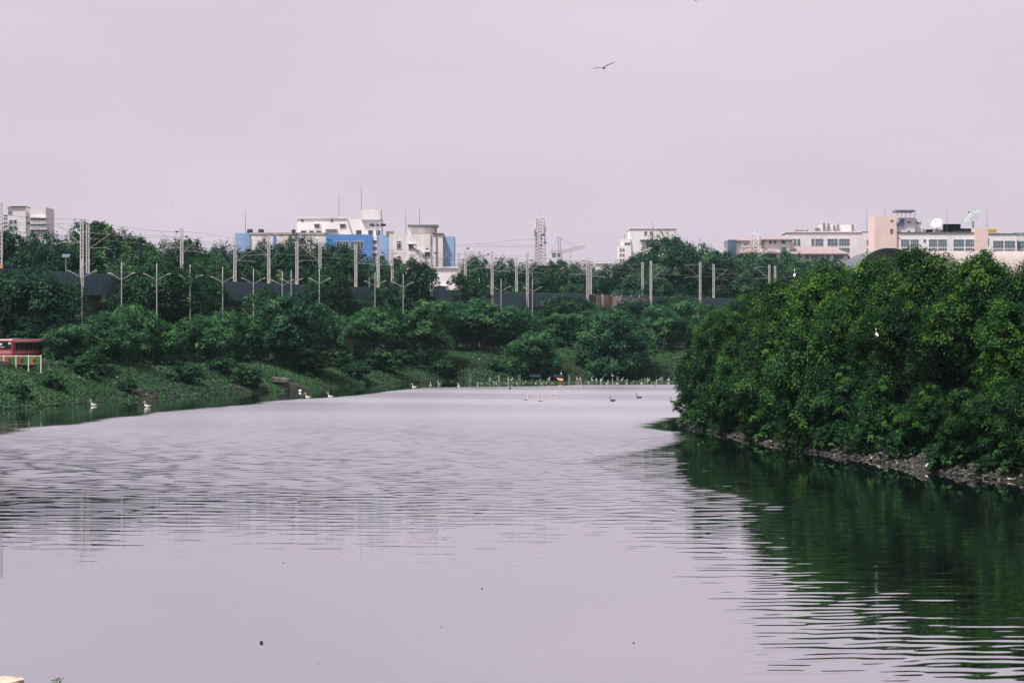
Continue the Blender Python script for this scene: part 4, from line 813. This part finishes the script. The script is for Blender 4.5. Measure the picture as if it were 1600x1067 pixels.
for q_ in T_RIGHT:
    px, top, wd, D, vt, vi, tint = q_
    tint = tuple(c_*1.12 for c_ in tint)
    wd *= 0.80 if (vt == 'L' or D < 183) else 0.86; top += (-7, 6, 0)[int(px) // 10 % 3] if top < 440 else 0
    if vt == 'L': D = D_land(px, (0.5 if px < 1270 else 1.5) + .6*vi)
    elif D < 183 and top > 440: D = D_land(px, 3.6 + .8*vi)
    elif top <= 470 and (px, top) not in ((1250,470),(1340,445),(1430,440)): D = D_land(px, 6.0 + 1.2*vi)
    plant('riverside_tree', f'{"tall leafy" if vt == "N" else "low overhanging"} {"light" if tint[0] > 1 else "deep"} green tree of the right bank thicket, {ORD[od[id(q_)]]} from left', 'tree', (V_NEAR if vt == 'N' else V_NEARLOW)[vi], px, top, wd*1.05, D, tint, 'trees of the right bank thicket')
# shrubs on the slopes
SH = [(485,568,60,342),(523,562,50,358),(559,552,46,372),(598,572,60,384),(640,575,40,398),(690,562,44,408),(775,575,30,416),(925,560,44,430),(80,600,40,276),(200,596,36,288),(130,585,60,286),(290,586,50,305),(345,590,44,314),(385,585,50,322),(30,590,40,275),
      (1180,688,36,189),(1232,690,40,178),(1395,700,50,155.5),(1470,690,50,150),(1545,725,36,139.5),(1110,655,60,206),(1150,670,60,200),(1205,690,60,190),(1258,690,56,180),(1085,650,56,210),(1312,690,52,168),(1362,700,56,160),(1418,700,60,152),(1510,710,50,142),(1330,690,44,165),(1290,685,40,172),(1590,690,60,142)]
for i, (px, top, wd, D) in enumerate(sorted(SH)):
    D = D_land(px, {0:2.0,1:4.5,2:7.5}[i % 3] if px < 1060 else 0.6 + .5*(i % 2), 255 if px < 1000 else 120 if px > 1060 else 380)
    top = P(0, 0, D) and YH - (gz((px-800)/F*D, D) + wd/F*D*(.62 if px < 1060 else .8) - CAMH)*F/D
    pl_ = 'on the left river bank' if px < 640 else ('on the far grassy slope' if px < 1060 else 'at the foot of the right bank thicket')
    plant('shrub', f'small leafy shrub {pl_}, {ORD[i]} from left', 'shrub', V_SHRUB[i % 2], px, top, wd*1.2, D, (1,1.1,.9) if px < 1060 else (1.1,1.3,.8), 'shrubs on the banks')

# ------------------------------------------------------------------ ground cover, rubble and litter
r = np.random.default_rng(99)
def scatter(nc, ylo, yhi, dlo, dhi, right):
    Y = r.uniform(ylo, yhi, nc); X = Y*r.uniform(-0.26, 0.27, nc); d = river_d(X, Y); isr = (X > 0) & (Y < 325+(X-16)*.527)
    k = (d > dlo) & (d < dhi) & (isr == right); return X[k], Y[k], d[k]
X, Y, d = scatter(260000, 235, 470, -0.3, 30, False)
pt = wob(X, Y, 0.35, 21) + .6*wob(X, Y, 1.1, 22); k = (pt > -0.55 + 0.28*sstep(4, 0, d)) ; X, Y, d, pt = X[k][:40000], Y[k][:40000], d[k][:40000], pt[k][:40000]
npl = 7; ii = np.repeat(np.arange(len(X)), npl); hgt = 0.25 + 0.5*np.clip(pt+.4, 0, 1.2)
off = r.normal(0, .33, (len(ii), 2)); zz = ground_z(X, Y)[ii] + r.uniform(0, 1, len(ii))*hgt[ii]
N = np.stack([off[:,0], off[:,1]-.25, np.full(len(ii), .55)], 1) + r.normal(0, .35, (len(ii), 3))
tag(link('ground_cover', leaves_mesh('ground_cover', np.stack([X[ii]+off[:,0], Y[ii]+off[:,1], zz], 1), N, r.uniform(.20,.46,len(ii)), .45+.2*pt[ii]+r.normal(0,.2,len(ii)), WEED, r)), 'low green weeds and creepers covering the far river banks', 'weeds', kind='stuff')
X, Y, d = scatter(60000, 120, 240, 0.6, 12, True); k = wob(X, Y, .5, 31) > 0.05 - .06*d; X, Y = X[k][:5000], Y[k][:5000]
ii = np.repeat(np.arange(len(X)), 8); off = r.normal(0, .3, (len(ii), 2)); N = np.stack([off[:,0], off[:,1]-.2, np.full(len(ii), .6)], 1)+r.normal(0,.35,(len(ii),3))
o = link('undergrowth', leaves_mesh('undergrowth', np.stack([X[ii]+off[:,0], Y[ii]+off[:,1], ground_z(X,Y)[ii]+r.uniform(0,.7,len(ii))],1), N, r.uniform(.14,.32,len(ii)), .4+r.normal(0,.2,len(ii)), LEAF_BRIGHT, r))
tag(o, 'dark leafy undergrowth beneath the right bank thicket', 'undergrowth', kind='stuff')
def bits(name, label, cat, X, Y, smin, smax, m, zoff=0.0, flat=.5):
    base = np.array([(-1,-1,-1),(1,-1,-1),(1,1,-1),(-1,1,-1),(-.8,-.7,1),(.7,-.8,1),(.8,.8,1),(-.7,.7,1)], float)
    fq = np.array([(0,3,2,1),(4,5,6,7),(0,1,5,4),(1,2,6,5),(2,3,7,6),(3,0,4,7)]); n_ = len(X)
    S = r.uniform(smin, smax, (n_,1,1))*np.array([1,1,flat])*r.uniform(.5,1.4,(n_,1,3)); A = base[None]*S + r.normal(0,.12,(n_,8,3))*S
    a, t_ = r.uniform(0,6.28,n_), r.normal(0,.4,n_); ca, sa = np.cos(a)[:,None], np.sin(a)[:,None]; ct, st_ = np.cos(t_)[:,None], np.sin(t_)[:,None]
    x, y, z = A[...,0], A[...,1]*ct-A[...,2]*st_, A[...,1]*st_+A[...,2]*ct; x, y = x*ca-y*sa, x*sa+y*ca
    V = np.stack([x+X[:,None], y+Y[:,None], z+ground_z(X,Y)[:,None]+zoff], -1).reshape(-1,3)
    return tag(link(name, np_mesh(name, V, (fq[None]+8*np.arange(n_)[:,None,None]).reshape(-1,4), m)), label, cat, kind='stuff')
X, Y, d = scatter(90000, 120, 232, -0.1, 4.5, True); k = wob(X,Y,.3,41) > -.35; X, Y = X[k][:8000], Y[k][:8000]
bits('rubble', 'grey brown broken rubble along the right waterline', 'rubble', X, Y, .06, .20, STONE, .03)
X, Y, d = scatter(90000, 120, 232, -0.1, 3.6, True); k = wob(X,Y,.5,44) > -.25; X, Y = X[k][:2400], Y[k][:2400]
bits('rubble', 'lighter chips and sticks strewn over the right bank rubble', 'rubble', X, Y, .02, .11, mat('pale_rubble', (.17,.165,.155), .95, .35, 4), .12, .35)
X, Y, d = scatter(90000, 120, 190, 0.0, 3.0, True); k = wob(X,Y,.4,45) > .1; X, Y = X[k][:230], Y[k][:230]
bits('litter', 'pale scraps of litter on the right bank rubble', 'litter', X, Y, .03, .10, PALE_P, .10)
bits('litter', 'tiny blue scraps of litter on the right bank rubble', 'litter', X[:14]+.3, Y[:14]+.4, .05, .10, BLUE, .14)
X, Y, d = scatter(120000, 240, 450, -0.1, 5.5, False); k = wob(X,Y,.25,43) > -.1; X, Y = X[k][:3600], Y[k][:3600]
bits('rubble', 'brown stones and earth clods along the left and far waterline', 'rubble', X, Y, .08, .28, STONE, .03)
X, Y, d = scatter(90000, 240, 450, 0.0, 12, False); k = (wob(X,Y,.25,43) > .05); X, Y = X[k][:300], Y[k][:300]
bits('litter', 'pale scraps of litter on the left and far bank', 'litter', X, Y, .04, .13, mat('grey_litter', (.42,.39,.36), .9, .3, 2), .22)
Y = r.normal(401, 2.6, 130); X = r.uniform(-6, 29, 130)
o = bits('litter', 'line of floating pale rubbish caught between the posts in far water', 'litter', X, Y, .06, .24, PALE_P, 0, .5)
zc = np.empty(len(o.data.vertices)*3, np.float32); o.data.vertices.foreach_get('co', zc); zc = zc.reshape(-1,3); g0 = np.repeat(ground_z(X,Y), 8); zc[:,2] += -g0 + .06; o.data.vertices.foreach_set('co', zc.ravel())
Y = r.normal(400, 2.0, 2600); X = r.uniform(-8, 30, 2600); X += 0
C = np.stack([X, Y, r.uniform(.02,.45,len(X))*np.clip(1+wob(X,Y,.8,51),.1,2)], 1)
tag(link('floating_weeds', leaves_mesh('floating_weeds', C, np.array([0,-.3,.6])+r.normal(0,.4,C.shape), r.uniform(.25,.5,len(C)), .45+r.normal(0,.2,len(C)), WEED, r)), 'mat of floating green weeds along the row of far posts', 'weeds', kind='stuff')

# ------------------------------------------------------------------ posts in the far water
POSTS = [(812,587.5,.34),(890,587,.36),(965,589,.34),(1035,589,.34),(765,590,.14),(780,587,.12),(794,589,.14),(832,590,.10),(858,590,.10),(844,592,.1),(902,591,.12),(907,589,.14),(932,591,.20),(939,592,.18),(950,593,.1),(957,591,.12),(980,592,.12),(1003,592,.12),(1012,590,.12),(1026,592,.12),(876,591,.1),(735,585,.3),(1046,592,.12),(990,595,.1),(920,594,.1)]
for i, (px, top, wd) in enumerate(sorted(POSTS)):
    D = 398 + (i % 3)*1.4; a = P(px, 600, D); h = P(px, top, D).z; m = MB()
    m.box(-wd/2, wd/2, -wd/2, wd/2, -1.2, h); 
    if wd > .25: m.box(-wd/2-.05, wd/2+.05, -wd/2-.05, wd/2+.05, h, h+.1)
    q_ = tag(m.build('water_post', CONC if wd > .25 else GALV_OLD, None, (a.x, a.y, 0)), f'{"thick concrete" if wd > .25 else "thin pale"} post standing in the far water, {ORD[i]} from left', 'post', 'posts standing in the far water'); q_.rotation_euler = (random.uniform(-.04,.04), random.uniform(-.05,.05), random.random())
def shelter(label, px, top, wpx, D, m, front):
    a = P(px, 600, D); z = P(px, top, D).z; w_ = wpx/F*D; o = thing('tarp_shelter', label, 'shelter', (a.x, a.y, 0))
    for sx in (-1,1):
        for y in (0, 2): MB().box(sx*w_/2-.05, sx*w_/2+.05, y-.05, y+.05, -.8, z).build('post', BARK, o)
    MB().add([(-w_/2-.3,-.4,z),(w_/2+.3,-.4,z-.05),(w_/2+.3,1.1,z+.35),(-w_/2-.3,1.1,z+.4),(w_/2+.3,2.4,z),(-w_/2-.3,2.4,z)],[(0,1,2,3),(3,2,4,5)]).build('roof_sheet', BLUE_TARP, o)
    if front: MB().add([(-w_/2+.2,-.35,z-.15),(w_/2+.2,-.45,z-.35),(w_/2+.1,-.9,z-.72),(-w_/2+.5,-.8,z-.6),(-w_/2+.2,-.25,z-.15),(w_/2+.2,-.35,z-.35),(w_/2+.1,-.8,z-.72),(-w_/2+.5,-.7,z-.6)],[(0,1,2,3),(4,7,6,5),(0,4,5,1),(1,5,6,2),(2,6,7,3),(3,7,4,0)]).build('hanging_tarpaulin', m, o)
    MB().box(-w_/2, w_/2, 0, 2, .05, .2).build('platform', BARK, o)
shelter('low shelter with dark blue roof sheet at the far waterline', 836, 588.5, 12, 400.5, None, False)
shelter('low shelter with bright orange tarpaulin hanging at the far waterline', 873, 588.5, 11, 400.5, ORANGE, True)

# ------------------------------------------------------------------ birds
def pelican_mesh(m):
    # one continuous surface: tail, body, S-shaped neck, head
    pts = [(-.80,0,.30),(-.66,0,.30),(-.45,0,.26),(-.15,0,.20),(.15,0,.20),(.36,0,.28),(.46,0,.44),(.44,0,.60),(.40,0,.74),(.42,0,.86),(.50,0,.92),(.60,0,.90),(.66,0,.885)]
    rad = [(.06,.02),(.13,.06),(.22,.16),(.29,.24),(.27,.23),(.17,.17),(.10,.10),(.075,.075),(.066,.066),(.075,.075),(.082,.085),(.065,.06),(.03,.03)]
    return MB().tube(pts, rad, 10).mesh('pelican', m, True)
bill = MB().tube([(.60,0,.895),(.72,0,.84),(.95,0,.70),(1.02,0,.655)], [(.035,.05),(.035,.07),(.02,.04),(.01,.012)], 6).mesh('bill', BILL, True)
wingp = MB().tube([(.22,0,.36),(0,0,.42),(-.4,0,.38),(-.78,0,.33)], [(.10,.04),(.27,.07),(.20,.06),(.05,.02)], 8).mesh('folded_wing', PLUMAGE_GREY, True)
pel, peld = pelican_mesh(PLUMAGE), pelican_mesh(PLUMAGE_DARK)
PEL = [(146,634,200,'first pelican from the left, near the bushy bank'),(230,636,190,'second pelican from the left, alone near the bank'),(481,622,185,'left one of the pelican pair below the outfall'),(516,621,180,'right one of the pelican pair below the outfall'),
       (647,606,170,'pelican left of the close group by the far bank'),(673,604,100,'small upright pelican by the rubble of the far bank'),(686,601,240,'pelican tight against the far bank rubble'),(717,605,120,'large white pelican near the far grassy slope'),(746,605,80,'pelican right of the group by the far slope'),
       (822,625,30,'left one of two pelicans in mid river'),(845,627,30,'right one of two pelicans in mid river'),(866,618,20,'pelican behind the mid river pair'),(909,604,100,'pelican close to the far post row'),(1024,603,60,'pelican near the right end of the post row')]
for px, py, a, lab in PEL:
    D = water_D(py); p = P(px, py, D)
    o = tag(link('pelican', pel, None, (p.x, p.y, -.06), (0,0,math.radians(a)), (.60,.66,.82)), 'white swimming ' + lab, 'pelican', 'pelicans on the river'); link('bill', bill, o); link('folded_wing', wingp, o)
for px, py, a, lab in [(797,608,80,'dark small water bird right of the pelican group'),(957,627,200,'grey dark bodied pelican swimming low in mid river'),(998,622,170,'dark upright water bird in mid river at right'),(1051,629,160,'dark water bird close to the right bank thicket')]:
    D = water_D(py); p = P(px, py, D); o = tag(link('water_bird', peld, None, (p.x,p.y,-.06), (0,0,math.radians(a)), (.6,.6,.75)), lab, 'bird', 'dark birds on the river'); link('bill', bill, o)
eg = MB().tube([(-.42,0,.46),(-.25,0,.52),(0,0,.62),(.15,0,.72),(.20,0,.86),(.14,0,1.0),(.18,0,1.12),(.25,0,1.15),(.31,0,1.14)], [(.03,.02),(.09,.07),(.125,.12),(.085,.085),(.045,.045),(.036,.036),(.042,.042),(.04,.04),(.012,.012)], 8).mesh('egret', PLUMAGE, True)
egb = MB().tube([(.29,0,1.14),(.47,0,1.10)], [.02,.005], 5).mesh('bill', YELLOW, True)
egl = MB().tube([(.02,.05,.55),(.0,.05,.28),(.03,.05,0),(.12,.05,0)], .014, 4).mesh('leg', TANK); egl2 = MB().tube([(.02,-.05,.55),(.04,-.05,.28),(.03,-.05,0),(.12,-.05,0)], .014, 4).mesh('leg', TANK)
def egret(px, py, D, a, lab, s=1.0):
    p = P(px, py, D); o = tag(link('egret', eg, None, p, (0,0,math.radians(a)), (s,)*3), lab, 'egret', 'white egrets'); link('bill', egb, o); link('leg', egl, o); link('leg', egl2, o)
for i, (px, py, a) in enumerate(sorted([(858,596,0),(877,587.5,90),(902,596,180),(940,597,30),(957,591,160),(972,597,0),(1009,598,200),(1014,598,20),(1031,597,340),(1044,597,30),(800,597,20),(925,597,150)])):
    D = 399; z = P(px, py, D).z; egret(px, py if z > .05 else 598.5, D, a, f'small white egret among the far water posts, {ORD[i]} of the flock from left' if px not in (877,957) else ('white egret perched on the orange tarpaulin shelter' if px == 877 else 'white egret perched on a thin far post'), .72)
egret(427, 608, water_D(609.5), 40, 'white egret wading beside the broken outfall', 1.0)
egret(1241.5, 440, 184, 80, 'white egret perched on the crown of the right thicket', .85)
egret(1370, 533, 155.5, 100, 'large white egret perched on leaves inside the right thicket', .75)
p = P(469, 611, water_D(612)); tag(MB().tube([(0,0,-.1),(0,0,.0),(0,0,.18),(0,0,.3),(0,0,.34)],[.12,.24,.26,.16,.04],10).build('float', WHITE_PAINT, None, (p.x,p.y,0), True), 'round white float bobbing left of the pelican pair', 'float')
def flyer(label, px, py, D, span, roll, yaw, pitch=0.0):
    """Gliding bird: one surface for body, two bent wings and forked tail."""
    m = MB(); m.tube([(0,.30,0),(0,.22,.01),(0,.05,0),(0,-.18,0),(0,-.30,0)], [.015,.045,.075,.045,.02], 8)
    for s in (-1,1):
        st_ = [(0.04,.10,-.10,.02),(.22,.16,-.08,.10),(.42,.15,-.08,.15),(.62,.10,-.10,.17),(.82,.02,-.13,.20),(1.0,-.12,-.16,.27)]
        o_ = len(m.v)
        for x, y0, y1, z in st_: m.v += [(s*x*1.0,y0,z+.012),(s*x*1.0,y1,z+.004),(s*x,y0,z-.008),(s*x,y1,z-.004)]
        for k in range(len(st_)-1):
            b_ = o_+4*k; m.f += [(b_,b_+1,b_+5,b_+4),(b_+2,b_+6,b_+7,b_+3),(b_,b_+4,b_+6,b_+2),(b_+1,b_+3,b_+7,b_+5)]
    m.add([(-.03,-.26,.01),(.03,-.26,.01),(.13,-.52,0),(0,-.45,0),(-.13,-.52,0)], [(0,1,2,3,4)])
    o = m.build('flying_bird', PLUMAGE_DARK, None, P(px,py,D), True); s = span/2; o.scale = (s,s,s); o.rotation_euler = (pitch, roll, yaw); tag(o, label, 'bird', 'birds in the sky')
flyer('dark kite gliding with bent wings alone in the pale sky', 943, 107, 125, 1.42, math.radians(-17), math.radians(15), .22)
flyer('dark bird cut by the top frame edge', 1087, 1, 130, .85, math.radians(8), math.radians(20), .2)
for px, py, lab in ((373,245,'speck of a bird high above the left skyline'),(373,126,'tiny bird speck in the upper left sky'),(1030,161,'tiny bird speck right of the gliding kite'),(914,353,'left one of two small birds above the crane jib'),(945,368,'right one of two small birds above the crane jib'),(1088,345,'small bird above the big rounded tree'),(270,316,'tiny bird speck above the left trees')):
    flyer(lab, px, py, 420, .75, random.uniform(-.5,.5), random.uniform(-.8,.8), .2)

# ------------------------------------------------------------------ small things near the camera
p = P(408.5, 1004, water_D(1004)); tag(MB().add([(-.05,-.06,-.05),(.06,-.05,-.05),(.05,.07,-.05),(-.06,.05,-.05),(-.04,-.05,.05),(.05,-.03,.06),(.04,.05,.045),(-.05,.04,.06)],[(0,3,2,1),(4,5,6,7),(0,1,5,4),(1,2,6,5),(2,3,7,6),(3,0,4,7)]).build('driftwood', TANK, None, (p.x,p.y,0)), 'tiny dark chunk floating on the calm foreground water', 'driftwood')
Y = r.uniform(60, 120, 16); X = Y*r.uniform(-.24, .1, 16)
o = bits('floating_specks', 'tiny dark specks of leaf litter drifting on the foreground water', 'leaf litter', X, Y, .012, .04, BARK, 0, .4)
zc = np.empty(len(o.data.vertices)*3, np.float32); o.data.vertices.foreach_get('co', zc); zc = zc.reshape(-1,3); zc[:,2] -= np.repeat(ground_z(X,Y), 8); o.data.vertices.foreach_set('co', zc.ravel())
a = P(6, 1074, 57); m = MB(); rr_ = random.Random(3)
ring = [(math.cos(k*.7)*(.62+rr_.uniform(-.1,.1)), math.sin(k*.7)*(.5+rr_.uniform(-.08,.08))) for k in range(9)]
m.v = [(x,y,-.5) for x,y in ring]+[(x*.9,y*.9,.18+rr_.uniform(-.05,.05)) for x,y in ring]+[(0,0,.28)]; m.f = [(k,(k+1)%9,9+(k+1)%9,9+k) for k in range(9)]+[(9+k,9+(k+1)%9,18) for k in range(9)]
tag(m.build('boulder', mat('pale_stone',(.48,.40,.30),.9,.2,4), None, (a.x,a.y,0)), 'pale stone breaking the water at the bottom left corner', 'boulder')
a = P(88, 1070, 57); o = thing('water_plant', 'small green leafy plant at the bottom edge near the stone', 'plant', (a.x, a.y, 0)); rr_ = np.random.default_rng(8); C = rr_.normal(0,.11,(40,3))+np.array([0,0,.06])
link('leaves', leaves_mesh('leaves', C, rr_.normal(0,.5,(40,3))+np.array([0,-.3,.8]), rr_.uniform(.09,.16,40), rr_.uniform(.3,.9,40), LEAF_BRIGHT, rr_), o); MB().tube([(0,0,-.3),(.02,0,.12)], .015, 5).build('stem', BARK, o)

# ------------------------------------------------------------------ haze
hz = MB().box(-9500, 9500, -9500, 9500, -3.3, 78).mesh('haze', bpy.data.materials.new('haze'))
hm = hz.materials[0]; hm.use_nodes = True; hm.node_tree.nodes.clear(); n = hm.node_tree
pv = n.nodes.new('ShaderNodeVolumePrincipled'); pv.inputs['Color'].default_value = (0.55, 0.80, 0.88, 1); pv.inputs['Density'].default_value = 0.00005; pv.inputs['Anisotropy'].default_value = 0.1
oo = n.nodes.new('ShaderNodeOutputMaterial'); n.links.new(pv.outputs[0], oo.inputs['Volume'])
tag(link('haze', hz), 'thin pale haze in the air over the river', 'haze', kind='stuff')
